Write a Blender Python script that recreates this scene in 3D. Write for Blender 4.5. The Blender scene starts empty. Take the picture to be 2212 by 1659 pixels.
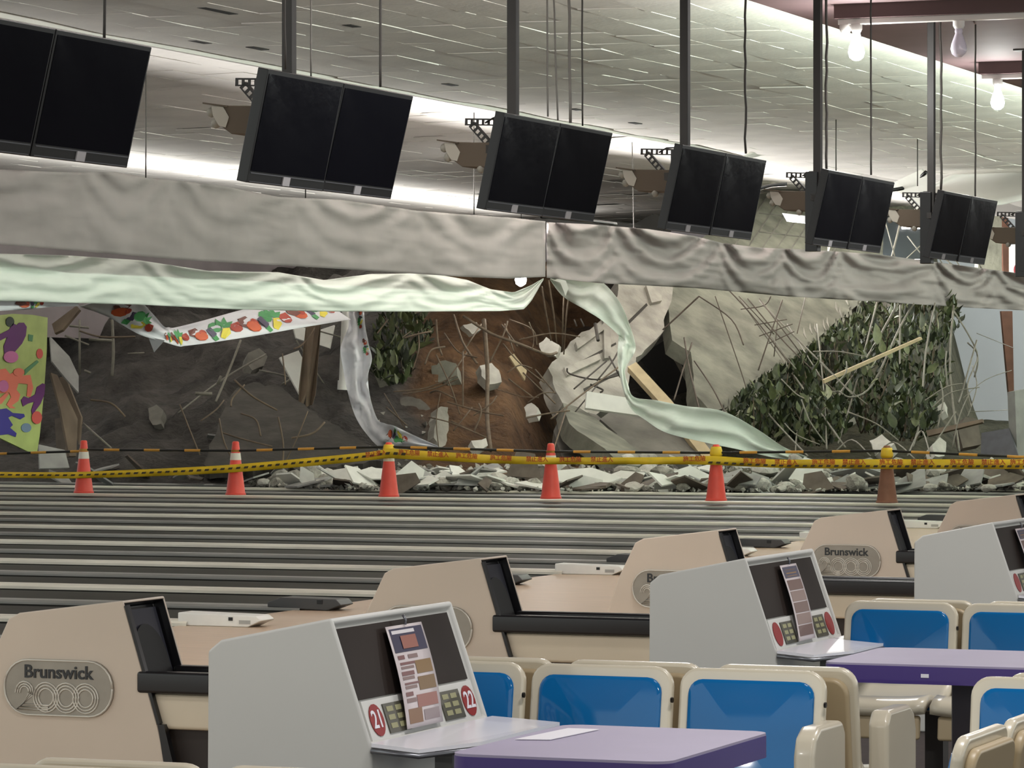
import bpy, bmesh, math, random
from mathutils import Vector, Matrix, noise
random.seed(11)
SC = bpy.context.scene
COL = SC.collection

# ------------------------------------------------------------------ camera, world, lights, exposure
FPX, TH, CAMZ, HY = 7866.0, math.radians(21.47), 1.56, 829.5     # focal length in pixels of the 2212 x 1659 frame
cam = bpy.data.cameras.new('camera')
cam.sensor_width = 36.0
cam.lens = 36.0 * FPX / 2212.0
cam.clip_end = 600
cam_o = bpy.data.objects.new('camera', cam)
cam_o.location = (0, 0, CAMZ)
cam_o.rotation_euler = (math.radians(90), 0, TH)
COL.objects.link(cam_o)
SC.camera = cam_o

wd = bpy.data.worlds.new('hall_ambient')
SC.world = wd
wd.use_nodes = True
wd.node_tree.nodes['Background'].inputs[0].default_value = (0.96, 1.0, 0.95, 1)
wd.node_tree.nodes['Background'].inputs[1].default_value = 1.2

SC.view_settings.view_transform = 'Standard'
SC.view_settings.look = 'None'
SC.view_settings.gamma = 1.0
SC.view_settings.exposure = 0.0
SC.view_settings.use_curve_mapping = False

def lamp(name, kind, loc, power, color=(1, 1, 1), size=0.1, size_y=None, rot=(0, 0, 0), spread=None):
    l = bpy.data.lights.new(name, kind)
    l.energy = power
    l.color = color
    if kind == 'AREA':
        l.shape = 'RECTANGLE'
        l.size = size
        l.size_y = size_y or size
        if spread: l.spread = spread
    else:
        l.shadow_soft_size = size
    o = bpy.data.objects.new(name, l)
    o.location = loc
    o.rotation_euler = rot
    COL.objects.link(o)
    return o

COOL = (0.93, 1.0, 0.93)
def up_tilt(deg): return (math.radians(180), math.radians(deg), 0)      # 0 = straight up, positive = leaning toward the seats
# tubes in the cove behind the mauve lip
lamp('cove_tubes', 'AREA', (-9.6, 64.0, 4.85), 2300, (0.86, 1.0, 0.86), 0.15, 62, up_tilt(-60))
lamp('cove_tubes', 'AREA', (-9.6, 23.0, 4.85), 420, (1.0, 0.95, 0.95), 0.15, 20, up_tilt(-60))
lamp('cove_tubes', 'AREA', (-18.1, 56.0, 5.28), 40, (0.86, 1.0, 0.86), 0.12, 30, up_tilt(-60))
# unseen strip lights added behind the grey drape to brighten both ceiling bays
for (y, ln, z, p) in ((38.0, 14.0, 3.86, 190), (53.0, 16.0, 3.90, 800), (69.0, 16.0, 3.98, 1300)):
    lamp('ceiling_fill_strip', 'AREA', (-20.35, y, z), p, (1.0, 0.97, 0.94), 0.2, ln, up_tilt(55))
for (y, ln, z, p) in ((40.0, 16.0, 3.4, 90), (54.0, 10.0, 4.55, 170), (67.0, 16.0, 4.6, 300)):
    lamp('ceiling_fill_strip', 'AREA', (-28.5, y, z), p, (1.0, 0.99, 0.95), 0.2, ln, up_tilt(0))
# out-of-frame concourse bulbs; the last two are added to brighten the far wall
for (x, y, p) in ((-6.93, -2.3, 150), (-7.12, -2.38, 90), (-1.0, 4.5, 60), (2.0, 17.0, 60), (3.0, 24.0, 160), (-12.0, 82.0, 700), (-14.5, 88.0, 250)):
    lamp('unseen_bulb', 'POINT', (x, y, 2.5 if y < 0 else 3.3), p, (1.0, 0.97, 0.92), 0.035)
# flat ceiling panels over the seats
for (x, y, p) in ((-1.6, 8.0, 130), (-1.6, 13.5, 130), (-6.0, 18.0, 110), (-6.0, 27.0, 110)):
    lamp('ceiling_panel_lamp', 'AREA', (x, y, 4.7), p, (1.0, 0.97, 0.94), 1.2, 0.6)

# ------------------------------------------------------------------ projection helpers (photo pixel + true distance -> place in the hall)
FW = Vector((-math.sin(TH), math.cos(TH), 0)); RT = Vector((math.cos(TH), math.sin(TH), 0)); UP = Vector((0, 0, 1))
CP = Vector((0, 0, CAMZ))
def ray(px, py): return FW + RT * ((px - 1106) / FPX) + UP * ((HY - py) / FPX)
def P(px, py, d=None, X=None, Y=None, z=None):
    r = ray(px, py)
    if X is not None: d = X / r.x
    elif Y is not None: d = Y / r.y
    elif z is not None: d = (z - CAMZ) / r.z
    return CP + r * d

# ------------------------------------------------------------------ materials
def s2l(c):
    o = []
    for v in c:
        v = v / 255.0
        o.append(v / 12.92 if v <= 0.04045 else ((v + 0.055) / 1.055) ** 2.4)
    return tuple(o)
MATS = {}
def mat(name, rgb, rough=0.6, metal=0.0, vary=0.0, vscale=6.0, bump=0.0, bscale=30.0, spec=0.5, coat=0.0, rgb2=None, detail=4.0, stretch=None, emit=None, trans=0.0, alpha=None):
    if name in MATS: return MATS[name]
    m = bpy.data.materials.new(name); m.use_nodes = True
    nt = m.node_tree; b = nt.nodes['Principled BSDF']
    c = s2l(rgb)
    b.inputs['Base Color'].default_value = (*c, 1)
    b.inputs['Roughness'].default_value = rough
    b.inputs['Metallic'].default_value = metal
    b.inputs['Specular IOR Level'].default_value = spec
    b.inputs['Coat Weight'].default_value = coat
    b.inputs['Coat Roughness'].default_value = 0.08
    if trans: b.inputs['Transmission Weight'].default_value = trans
    tc = nt.nodes.new('ShaderNodeTexCoord')
    src = tc.outputs['Object']
    if stretch:
        mp = nt.nodes.new('ShaderNodeMapping'); mp.inputs['Scale'].default_value = stretch
        nt.links.new(src, mp.inputs['Vector']); src = mp.outputs['Vector']
    if vary or rgb2:
        n = nt.nodes.new('ShaderNodeTexNoise'); n.inputs['Scale'].default_value = vscale; n.inputs['Detail'].default_value = detail
        nt.links.new(src, n.inputs['Vector'])
        r = nt.nodes.new('ShaderNodeValToRGB')
        r.color_ramp.elements[0].position = 0.36; r.color_ramp.elements[1].position = 0.64
        c2 = s2l(rgb2) if rgb2 else tuple(min(1, v * (1 + vary)) for v in c)
        c1 = c if rgb2 else tuple(v * (1 - vary) for v in c)
        r.color_ramp.elements[0].color = (*c1, 1); r.color_ramp.elements[1].color = (*c2, 1)
        nt.links.new(n.outputs['Fac'], r.inputs['Fac']); nt.links.new(r.outputs['Color'], b.inputs['Base Color'])
    if bump:
        n2 = nt.nodes.new('ShaderNodeTexNoise'); n2.inputs['Scale'].default_value = bscale; n2.inputs['Detail'].default_value = 6
        nt.links.new(src, n2.inputs['Vector'])
        bp = nt.nodes.new('ShaderNodeBump'); bp.inputs['Strength'].default_value = bump; bp.inputs['Distance'].default_value = 0.02
        nt.links.new(n2.outputs['Fac'], bp.inputs['Height']); nt.links.new(bp.outputs['Normal'], b.inputs['Normal'])
    if emit:
        b.inputs['Emission Color'].default_value = (*emit[0], 1); b.inputs['Emission Strength'].default_value = emit[1]
    MATS[name] = m
    return m

# ------------------------------------------------------------------ mesh helpers
ORG = {}
class MB:
    def __init__(s): s.v = []; s.f = []; s.m = []
    def add(s, vs, fs, mi=0):
        k = len(s.v); s.v += [Vector(v) for v in vs]; s.f += [tuple(i + k for i in f) for f in fs]; s.m += [mi] * len(fs); return s
    def box(s, lo, hi, mi=0, M=None):
        x0, y0, z0 = lo; x1, y1, z1 = hi
        vs = [Vector(p) for p in ((x0,y0,z0),(x1,y0,z0),(x1,y1,z0),(x0,y1,z0),(x0,y0,z1),(x1,y0,z1),(x1,y1,z1),(x0,y1,z1))]
        if M: vs = [M @ v for v in vs]
        return s.add(vs, [(0,3,2,1),(4,5,6,7),(0,1,5,4),(1,2,6,5),(2,3,7,6),(3,0,4,7)], mi)
    def prism(s, poly, off, mi=0):
        """poly: 3D loop; off: vector it is thickened by"""
        off = Vector(off); n = len(poly); a = [Vector(p) for p in poly]
        fs = [tuple(range(n - 1, -1, -1)), tuple(range(n, 2 * n))] + [(i, (i + 1) % n, n + (i + 1) % n, n + i) for i in range(n)]
        return s.add(a + [p + off for p in a], fs, mi)
    def tube(s, pts, r, n=6, mi=0, cap=True):
        pts = [Vector(p) for p in pts]; rs = r if isinstance(r, (list, tuple)) else [r] * len(pts)
        k = len(s.v); ref = Vector((0.31, 0.17, 0.93))
        for i, p in enumerate(pts):
            t = (pts[min(i + 1, len(pts) - 1)] - pts[max(i - 1, 0)])
            t = t.normalized() if t.length > 1e-9 else Vector((0, 0, 1))
            a = t.cross(ref)
            if a.length < 1e-3: a = t.cross(Vector((1, 0, 0)))
            a.normalize(); b = t.cross(a)
            for j in range(n):
                w = 2 * math.pi * j / n
                s.v.append(p + (a * math.cos(w) + b * math.sin(w)) * rs[i])
        for i in range(len(pts) - 1):
            for j in range(n):
                s.f.append((k + i*n + j, k + i*n + (j+1) % n, k + (i+1)*n + (j+1) % n, k + (i+1)*n + j)); s.m.append(mi)
        if cap:
            s.f.append(tuple(k + j for j in range(n - 1, -1, -1))); s.m.append(mi)
            s.f.append(tuple(k + (len(pts) - 1)*n + j for j in range(n))); s.m.append(mi)
        return s
    def lathe(s, prof, c=(0,0,0), n=16, mi=0):
        k = len(s.v)
        for (r, z) in prof:
            for j in range(n):
                w = 2 * math.pi * j / n
                s.v.append(Vector((c[0] + r*math.cos(w), c[1] + r*math.sin(w), c[2] + z)))
        for i in range(len(prof) - 1):
            for j in range(n):
                s.f.append((k + i*n + j, k + i*n + (j+1) % n, k + (i+1)*n + (j+1) % n, k + (i+1)*n + j)); s.m.append(mi)
        s.f.append(tuple(k + j for j in range(n - 1, -1, -1))); s.m.append(mi)
        s.f.append(tuple(k + (len(prof)-1)*n + j for j in range(n))); s.m.append(mi)
        return s
    def grid(s, rows, mi=0):
        k = len(s.v); nr = len(rows); nc = len(rows[0])
        for r in rows: s.v += [Vector(p) for p in r]
        for i in range(nr - 1):
            for j in range(nc - 1):
                s.f.append((k+i*nc+j, k+i*nc+j+1, k+(i+1)*nc+j+1, k+(i+1)*nc+j)); s.m.append(mi)
        return s

def props(o, label=None, cat=None, group=None, kind=None):
    if label: o['label'] = label
    if cat: o['category'] = cat
    if group: o['group'] = group
    if kind: o['kind'] = kind
    return o
def obj(name, mb, m, parent=None, smooth=False, bevel=0.0, seg=2, label=None, cat=None, group=None, kind=None, solid=0.0, weld=False, recalc=True):
    vs = mb.v
    if parent is not None: org = ORG[parent.name]
    else:
        org = Vector((sum(v.x for v in vs)/len(vs), sum(v.y for v in vs)/len(vs), min(v.z for v in vs)))
    me = bpy.data.meshes.new(name)
    me.from_pydata([tuple(v - org) for v in vs], [], mb.f)
    for mm in (m if isinstance(m, (list, tuple)) else [m]): me.materials.append(mm)
    if isinstance(m, (list, tuple)):
        for p, i in zip(me.polygons, mb.m): p.material_index = i
    if recalc:
        bm = bmesh.new(); bm.from_mesh(me); bmesh.ops.recalc_face_normals(bm, faces=bm.faces); bm.to_mesh(me); bm.free()
    if smooth:
        me.shade_smooth()
        if smooth != 'all': me.set_sharp_from_angle(angle=math.radians(40))
    me.update()
    o = bpy.data.objects.new(name, me); COL.objects.link(o)
    if parent is not None: o.parent = parent
    else: o.location = org
    ORG[o.name] = org
    if solid:
        md = o.modifiers.new('thickness', 'SOLIDIFY'); md.thickness = solid; md.offset = 0
    if bevel:
        md = o.modifiers.new('bevel', 'BEVEL'); md.width = bevel; md.segments = seg; md.limit_method = 'ANGLE'; md.angle_limit = math.radians(35)
        me.shade_smooth(); 
        md2 = o.modifiers.new('wn', 'WEIGHTED_NORMAL'); md2.keep_sharp = False
    return props(o, label, cat, group, kind)
def thing(name, label, cat, loc=(0,0,0), group=None, kind=None):
    o = bpy.data.objects.new(name, None); COL.objects.link(o); o.location = loc; o.empty_display_size = 0.2
    ORG[o.name] = Vector(loc)
    return props(o, label, cat, group, kind)
def copy_tree(o, parent=None):
    c = o.copy(); COL.objects.link(c); c.parent = parent; ORG[c.name] = ORG[o.name]
    for ch in list(o.children): copy_tree(ch, c)
    return c
def place(proto, loc, rotz=0, label=None, group=None, first=[]):
    if proto.name not in first: first.append(proto.name); c = proto
    else: c = copy_tree(proto)
    c.location = loc; c.rotation_euler = (0, 0, rotz)
    props(c, label, None, group); return c
_dg = None
def text_mb(body, size, ext=0.002, align='CENTER', bold=0.0):
    cu = bpy.data.curves.new('t', 'FONT'); cu.body = body; cu.size = size; cu.extrude = ext; cu.align_x = align; cu.align_y = 'CENTER'; cu.resolution_u = 3; cu.offset = bold
    to = bpy.data.objects.new('t', cu); COL.objects.link(to)
    dg = bpy.context.evaluated_depsgraph_get(); me = bpy.data.meshes.new_from_object(to.evaluated_get(dg))
    mb = MB(); mb.add([v.co.copy() for v in me.vertices], [tuple(p.vertices) for p in me.polygons])
    bpy.data.objects.remove(to); bpy.data.curves.remove(cu); bpy.data.meshes.remove(me)
    return mb
def xf(mb, M):
    mb.v = [M @ v for v in mb.v]; return mb
def frame(o, ux, uy):
    """matrix taking local (x, y, z) to o + x*ux + y*uy + z*(ux x uy)"""
    ux = Vector(ux).normalized(); uy = Vector(uy).normalized(); n = ux.cross(uy)
    M = Matrix((ux, uy, n)).transposed().to_4x4(); M.translation = Vector(o); return M
def cat_rom(pts, n):
    """smooth resample of a list of tuples"""
    out = []; L = len(pts) - 1
    for k in range(n + 1):
        t = k / n * L; i = min(int(t), L - 1); u = t - i
        p0 = pts[max(i-1, 0)]; p1 = pts[i]; p2 = pts[i+1]; p3 = pts[min(i+2, L)]
        out.append(tuple(0.5*((2*b) + (-a+c)*u + (2*a-5*b+4*c-d)*u*u + (-a+3*b-3*c+d)*u**3) for a, b, c, d in zip(p0, p1, p2, p3)))
    return out
def lin(pts, x):
    for i in range(len(pts) - 1):
        if x <= pts[i+1][0]:
            a, b = pts[i], pts[i+1]; t = (x - a[0]) / (b[0] - a[0]) if b[0] != a[0] else 0
            return a[1] + (b[1] - a[1]) * t
    return pts[-1][1]
def fbm(x, y, z=0.0, o=4): return noise.fractal(Vector((x, y, z)), 1.0, 2.0, o)
def sstep(a, b, x):
    t = max(0.0, min(1.0, (x - a) / (b - a))); return t * t * (3 - 2 * t)

# ------------------------------------------------------------------ the setting: floor with lanes
M_wood = mat('approach_wood', (196, 172, 148), 0.35, vary=0.10, vscale=3, stretch=(0.6, 14, 1), spec=0.4)
M_lane = mat('lane_board', (46, 44, 39), 0.45, vary=0.2, vscale=2.5, stretch=(0.25, 10, 1), spec=0.03)
M_gut = mat('gutter_plastic', (40, 40, 38), 0.6, spec=0.05)
M_capw = mat('divider_white', (214, 210, 196), 0.38, vary=0.10, vscale=3, stretch=(0.5, 8, 1))
M_capg = mat('divider_grey', (128, 128, 124), 0.4, vary=0.12, vscale=3, stretch=(0.5, 8, 1))
M_pit = mat('subfloor_dark', (40, 37, 34), 0.9)
carpet = obj('floor', MB().box((-4.9, -4, -0.3), (9, 110, 0.0)), mat('carpet_dark', (52, 42, 40), 0.95, vary=0.2, vscale=20), kind='structure', label='dark carpet floor under the seats')
floor = obj('floor', MB().box((-10.6, -4, -0.3), (-4.9, 110, 0.0)), M_wood, kind='structure', label='pale wooden approach floor in front of the bowling lanes')
sub = obj('floor', MB().box((-60, -4, -0.6), (-10.6, 110, -0.22)), M_pit, kind='structure', label='dark subfloor beneath the bowling lanes')
BRIGHT0, PAIR, GREYOFF = 21.2, 3.43, 1.74
LX0, LX1 = -10.6, -29.6
def strip(y0, y1, z0, z1): return MB().box((LX1, y0, z0), (LX0, y1, z1))
def gutter_mb(y0, y1):
    rows = []
    for x in (LX0, LX1):
        rows.append([(x, y0 + (y1 - y0) * (0.5 - 0.5*math.cos(math.pi*i/6)), -0.11*math.sin(math.pi*i/6) - 0.004) for i in range(7)])
    return MB().grid(rows)
def share(first, name, parent, dy):
    c = first.copy(); c.name = name; COL.objects.link(c); c.parent = parent; c.location = (0, dy, 0); ORG[c.name] = ORG[first.name]; return c
lane_src = []
for k in range(-3, 13):
    yb = BRIGHT0 + PAIR * k; yg = yb + GREYOFF; dy = PAIR * k
    spec = (('divider_cap', 'b', yb), ('divider_cap', 'g', yg), ('lane_bed', 'l', (yb + yg)/2), ('lane_bed', 'l', (yg + yb + PAIR)/2),
            ('gutter', 'u', yb + 0.235), ('gutter', 'u', yg - 0.235), ('gutter', 'u', yg + 0.235), ('gutter', 'u', yb + PAIR - 0.235))
    if k == -3:
        for n, t, y in spec:
            if t == 'b':
                rows = [[(x, y + a, z) for a, z in ((-0.115, -0.1), (-0.115, 0.016), (-0.095, 0.032), (0.095, 0.032), (0.115, 0.016), (0.115, -0.1))] for x in (LX0 + 0.05, LX1)]
                o = obj(n, MB().grid(rows), M_capw, sub)
            elif t == 'g':
                rows = [[(x, y + a, z) for a, z in ((-0.115, -0.1), (-0.115, 0.010), (-0.095, 0.024), (0.095, 0.024), (0.115, 0.010), (0.115, -0.1))] for x in (LX0 + 0.05, LX1)]
                o = obj(n, MB().grid(rows), M_capg, sub)
            elif t == 'l':
                o = obj(n, strip(y - 0.53, y + 0.53, -0.2, -0.002), M_lane, sub)
            else:
                o = obj(n, gutter_mb(y - 0.115, y + 0.115), M_gut, sub, smooth=True)
            lane_src.append((o, n))
    else:
        for (o, n) in lane_src: share(o, n, sub, PAIR * (k + 3))
M_whiteplastic = mat('white_plastic', (232, 232, 226), 0.35, vary=0.04)
M_darkplastic = mat('dark_plastic', (66, 66, 66), 0.45)
M_black = mat('black_plastic', (16, 16, 17), 0.3)
for k in range(-1, 8):
    yb = BRIGHT0 + PAIR * k; yg = yb + GREYOFF
    t = thing('foul_sensor', ['white foul-line sensor box at the end of a white lane divider, beside the first ball return', 'white foul-line sensor box at the end of a white lane divider, far out by the cones'][k > 2], 'sensor', (-10.3, yb, 0), 'white sensor boxes on the foul line')
    t['label'] = 'white foul-line sensor box on the lane divider in row %s from the front' % ['one', 'two', 'three', 'four', 'five', 'six', 'seven', 'eight', 'nine'][k + 1]
    obj('housing', MB().prism([(-10.62, yb-0.1, 0), (-10.12, yb-0.1, 0), (-10.02, yb-0.1, 0.045), (-10.06, yb-0.1, 0.075), (-10.62, yb-0.1, 0.085)], (0, 0.2, 0)), M_whiteplastic, t, bevel=0.008)
    obj('lens', MB().box((-10.255, yb-0.104, 0.04), (-10.225, yb-0.095, 0.062)), M_black, t)
    obj('label_plate', MB().box((-10.18, yb-0.103, 0.02), (-10.10, yb-0.097, 0.045)), mat('label_grey', (170, 170, 165), 0.5), t)
    t = thing('ball_track_cover', 'dark grey end cover on the grey lane divider in row %s from the front' % ['one', 'two', 'three', 'four', 'five', 'six', 'seven', 'eight', 'nine'][k + 1], 'cover', (-10.5, yg, 0), 'dark end covers on the grey dividers')
    obj('housing', MB().prism([(-10.80, yg-0.11, 0.015), (-10.35, yg-0.11, 0.0), (-10.24, yg-0.11, 0.04), (-10.28, yg-0.11, 0.08), (-10.7, yg-0.11, 0.085), (-10.80, yg-0.11, 0.05)], (0, 0.22, 0)), M_darkplastic, t, bevel=0.008)
    obj('screw_cap', MB().box((-10.42, yg-0.116, 0.045), (-10.38, yg-0.108, 0.075)), M_black, t)

# ------------------------------------------------------------------ the setting: stepped ceiling
M_soffit = mat('soffit_mauve', (128, 106, 108), 0.7, vary=0.08, vscale=1.2)
M_tile = mat('ceiling_tile', (226, 222, 216), 0.9, vary=0.05, vscale=1.3, bump=0.2, bscale=14)
M_tileb = mat('ceiling_backing', (176, 172, 166), 0.9)
c0 = obj('ceiling', MB().box((-9.2, -4, 4.75), (9, 100, 4.9)).box((-9.25, -4, 4.75), (-9.2, 100, 4.87)), M_soffit, kind='structure', label='mauve painted lower ceiling over the concourse')
LIPB = -17.8
def zA(x, y):
    return 5.2 + 0.03 * fbm(x*0.35, y*0.25, 2.0) - 0.10*sstep(46, 64, y)*(0.5 + 0.5*math.sin(y*0.55 + x*0.3)) - 0.30*sstep(58, 80, y)*sstep(-11, -17, x)
rowsA = [[(x, y, zA(x, y) + 0.02) for y in [14 + i*1.5 for i in range(55)]] for x in [-9.2 - i*0.86 for i in range(11)]]
ca = obj('ceiling', MB().grid(rowsA), M_tileb, kind='structure', label='white tiled ceiling bay between the two lips', recalc=False)
# fascia closing the step above each lip
obj('trim_1', MB().box((-9.24, 14, 4.86), (-9.18, 96, 5.3)), M_tile, kind='structure', label='white upstand behind the mauve lip')
obj('trim_2', MB().box((LIPB - 0.03, 14, 5.16), (LIPB + 0.03, 55.5, 5.7)), M_tile, kind='structure', label='white upstand behind the tiled lip')
tile_me = None
TX, TY = 0.6, 1.2
cells = []
for i in range(14):
    for j in range(66):
        x = -9.3 - TX*(i + 0.5); y = 15 + TY*(j + 0.5) + (0.3*TY if i % 2 else 0)
        if x < LIPB + 0.2 + (1.3*sstep(56, 72, y)) + 0.15*math.sin(j*2.1): continue
        v = Vector((x, y, 5.2)) - CP; d = v.dot(FW); px = 1106 + FPX*v.dot(RT)/d; py = HY - FPX*v.z/d
        cells.append((x, y, -60 < px < 2270 and -30 < py < 700, d))
cells.sort(key=lambda c: (not c[2], c[3]))
rest = MB()
miss = set()
hw, hl, ht = TX/2 - 0.0015, TY/2 - 0.0015, 0.007
for n, (x, y, vis, d) in enumerate(cells):
    if n in miss: continue
    tx = random.gauss(0, 0.004); ty = random.gauss(0, 0.002)
    e = 0.4
    sx = (zA(x+e, y) - zA(x-e, y))/(2*e); sy = (zA(x, y+e) - zA(x, y-e))/(2*e)
    if n < 300:
        if tile_me is None:
            o = obj('ceiling_tile', MB().box((-hw, -hl, -ht), (hw, hl, ht)), M_tile)
            tile_me = o.data; o.parent = ca
            # recentre its mesh on the tile centre
            for vv in tile_me.vertices: vv.co.z -= ht
        else:
            o = bpy.data.objects.new('ceiling_tile', tile_me); COL.objects.link(o); o.parent = ca
        o.location = Vector((x, y, zA(x, y))) - ORG[ca.name]
        o.rotation_euler = (math.atan(sy) + ty, -math.atan(sx) + tx, 0)
    else:
        M = Matrix.Translation((x, y, zA(x, y))) @ Matrix.Rotation(math.atan(sy) + ty, 4, 'X') @ Matrix.Rotation(-math.atan(sx) + tx, 4, 'Y')
        rest.box((-hw, -hl, -ht), (hw, hl, ht), 0, M)
obj('ceiling_tiles', rest, M_tile, ca, kind='stuff')
for px, py, L in ((470, 24, .22), (432, 94, .12), (556, 108, .12), (972, 188, .10), (1372, 268, .10), (1244, 241, .08), (760, 60, .08)):
    c = P(px, py, z=5.17)
    obj('ceiling_slot', MB().box((c.x - .05, c.y - L*1.6, zA(c.x, c.y) - .013), (c.x + .05, c.y + L*1.6, zA(c.x, c.y))), M_pit, ca)
# second bay behind the lip, sloping down to the pin end, its far side torn away
def zB(x, y): return 5.62 - (LIPB - x) * 0.026 + 0.03*fbm(x*0.3, y*0.3, 7)
def yend(x): return 77.5 + 2.0*fbm(x*0.9, 3.3) + (LIPB - x)*0.35
rowsB = []
for i in range(32):
    x = LIPB - 0.02 - i*0.62
    rowsB.append([(x, 26 + (yend(x) - 26)*j/40, zB(x, 26 + (yend(x) - 26)*j/40) + 0.02) for j in range(41)])
cb = obj('ceiling', MB().grid(rowsB), M_tileb, kind='structure', label='white ceiling bay above the pin end, torn off on its far side', recalc=False)
tb = MB()
for i in range(30):
    for j in range(46):
        x = LIPB - 0.05 - TX*(i + 0.5); y = 26.5 + TY*(j + 0.5) + (0.4 if i % 2 else 0)
        if y > yend(x) - 0.7 or random.random() < 0.006: continue
        M = Matrix.Translation((x, y, zB(x, y))) @ Matrix.Rotation(random.gauss(0, 0.004), 4, 'X') @ Matrix.Rotation(math.atan(-0.026) + random.gauss(0, 0.009), 4, 'Y')
        tb.box((-hw, -hl, -ht), (hw, hl, ht), 0, M)
obj('ceiling_tiles', tb, M_tile, cb, kind='stuff')

# ------------------------------------------------------------------ the setting: walls
M_backwall = mat('back_wall_mauve', (126, 116, 118), 0.8, vary=0.12, vscale=0.8)
M_white = mat('white_wall_paint', (208, 212, 218), 0.7, vary=0.03, vscale=0.6)
obj('wall_back', MB().box((-32.0, 20, 2.4), (-31.7, 98, 6)), M_backwall, kind='structure', label='mauve back wall above the pin end')
obj('wall_far', MB().box((-27.5, 92, -0.2), (4, 92.3, 7)), M_white, kind='structure', label='pale far end wall beside the landslide')

# ------------------------------------------------------------------ the landslide mass
EDGE = [(-50, 55.4), (300, 55.2), (520, 54.8), (600, 53.6), (760, 52.3), (1000, 51.8), (1500, 51.2), (1900, 51.4), (2250, 52.4)]
def uv_of(x, y):
    v = Vector((x, y, 0)); d = v.dot(FW); return 1106 + FPX*v.dot(RT)/d, d
def mound_h(x, y):
    px, d = uv_of(x, y)
    a = lin([(-400, 1.0), (1000, 1.0), (1250, 1.0), (1600, 1.0), (1950, 1.0), (2060, 0.3), (2110, 0.05), (3000, 0.0)], px)
    s = lin([(-400, 58), (150, 58), (300, 56.5), (760, 56.5), (900, 57.5), (1100, 58.5), (1220, 63), (1500, 65.5), (2000, 64), (3000, 64)], px)
    t = max(0.0, d - s)
    h = a * (lin([(0, .2), (760, .22), (1000, .27), (3000, .27)], px)*t + 0.3*sstep(0, 3, t)) + 0.25*sstep(lin(EDGE, px) + 0.5, lin(EDGE, px) + 6, d)*sstep(500, 760, px)
    h += a * min(1, t/4) * (0.75*fbm(x*0.22, y*0.22, 1.0, 3) + 0.35*fbm(x*0.7, y*0.7, 5.0, 4) + 0.10*fbm(x*2.2, y*2.2, 9.0, 3))
    h += 0.06 * sstep(0, 2, d - lin(EDGE, px)) * fbm(x*2.5, y*2.5, 4.0, 3)
    return min(h, 4.0 + 0.3*fbm(x*.4, y*.4)) if px < 1640 else min(h, 8.0)
rows = []
NX, NR = 260, 170
for i in range(NR):
    d = 51.2 + 46*(i/(NR-1))**1.25
    row = []
    for j in range(NX):
        px = -120 + 2420*j/(NX-1)
        p = Vector((0, 0, 0)) + (FW + RT*((px - 1106)/FPX))*d
        row.append((p.x, p.y, mound_h(p.x, p.y) - 0.03))
    rows.append(row)
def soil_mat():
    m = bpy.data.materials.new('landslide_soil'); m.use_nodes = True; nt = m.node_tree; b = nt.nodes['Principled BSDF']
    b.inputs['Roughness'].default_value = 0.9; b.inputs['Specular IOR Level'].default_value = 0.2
    at = nt.nodes.new('ShaderNodeAttribute'); at.attribute_name = 'earth_and_shade'
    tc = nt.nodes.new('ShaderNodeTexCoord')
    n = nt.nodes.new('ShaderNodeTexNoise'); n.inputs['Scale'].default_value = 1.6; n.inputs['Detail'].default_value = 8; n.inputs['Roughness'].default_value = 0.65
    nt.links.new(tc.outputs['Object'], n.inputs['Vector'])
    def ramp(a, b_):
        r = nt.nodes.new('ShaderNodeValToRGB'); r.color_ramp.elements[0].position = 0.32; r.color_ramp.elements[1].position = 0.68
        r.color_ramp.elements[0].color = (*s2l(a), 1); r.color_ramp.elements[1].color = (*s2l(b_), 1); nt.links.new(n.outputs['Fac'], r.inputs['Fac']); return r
    r1 = ramp((46, 44, 42), (84, 80, 76)); r2 = ramp((54, 39, 27), (106, 80, 56)); r3 = ramp((38, 40, 30), (88, 86, 70))  # first ramp, for the left slope, has its shade put into the colour
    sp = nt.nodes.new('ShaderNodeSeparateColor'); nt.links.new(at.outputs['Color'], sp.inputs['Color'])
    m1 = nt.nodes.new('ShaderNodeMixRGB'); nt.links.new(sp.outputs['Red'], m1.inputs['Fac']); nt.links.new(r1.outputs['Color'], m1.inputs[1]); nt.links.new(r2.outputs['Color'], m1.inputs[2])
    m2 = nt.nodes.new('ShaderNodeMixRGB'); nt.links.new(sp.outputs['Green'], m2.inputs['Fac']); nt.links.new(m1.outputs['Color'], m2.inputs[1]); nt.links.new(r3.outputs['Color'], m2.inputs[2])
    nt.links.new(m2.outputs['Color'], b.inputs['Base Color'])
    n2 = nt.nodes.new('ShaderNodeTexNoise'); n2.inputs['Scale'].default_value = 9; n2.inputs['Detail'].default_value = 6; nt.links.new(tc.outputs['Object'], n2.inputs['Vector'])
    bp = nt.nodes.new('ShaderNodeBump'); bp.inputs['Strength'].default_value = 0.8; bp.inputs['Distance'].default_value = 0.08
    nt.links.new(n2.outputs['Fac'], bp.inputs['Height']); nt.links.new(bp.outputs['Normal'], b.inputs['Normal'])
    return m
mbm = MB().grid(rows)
so = obj('landslide_soil', mbm, soil_mat(), smooth='all', label='slope of slid soil filling the pin end, brown in the middle, shade painted into its dark left', cat='soil', kind='stuff', recalc=False)
ca_ = so.data.color_attributes.new('earth_and_shade', 'FLOAT_COLOR', 'POINT')
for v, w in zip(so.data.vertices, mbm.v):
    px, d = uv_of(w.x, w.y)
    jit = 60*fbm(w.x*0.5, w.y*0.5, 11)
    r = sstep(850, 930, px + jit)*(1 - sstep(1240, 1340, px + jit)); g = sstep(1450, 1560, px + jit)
    ca_.data[v.index].color = (r, g, 0, 1)

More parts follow.
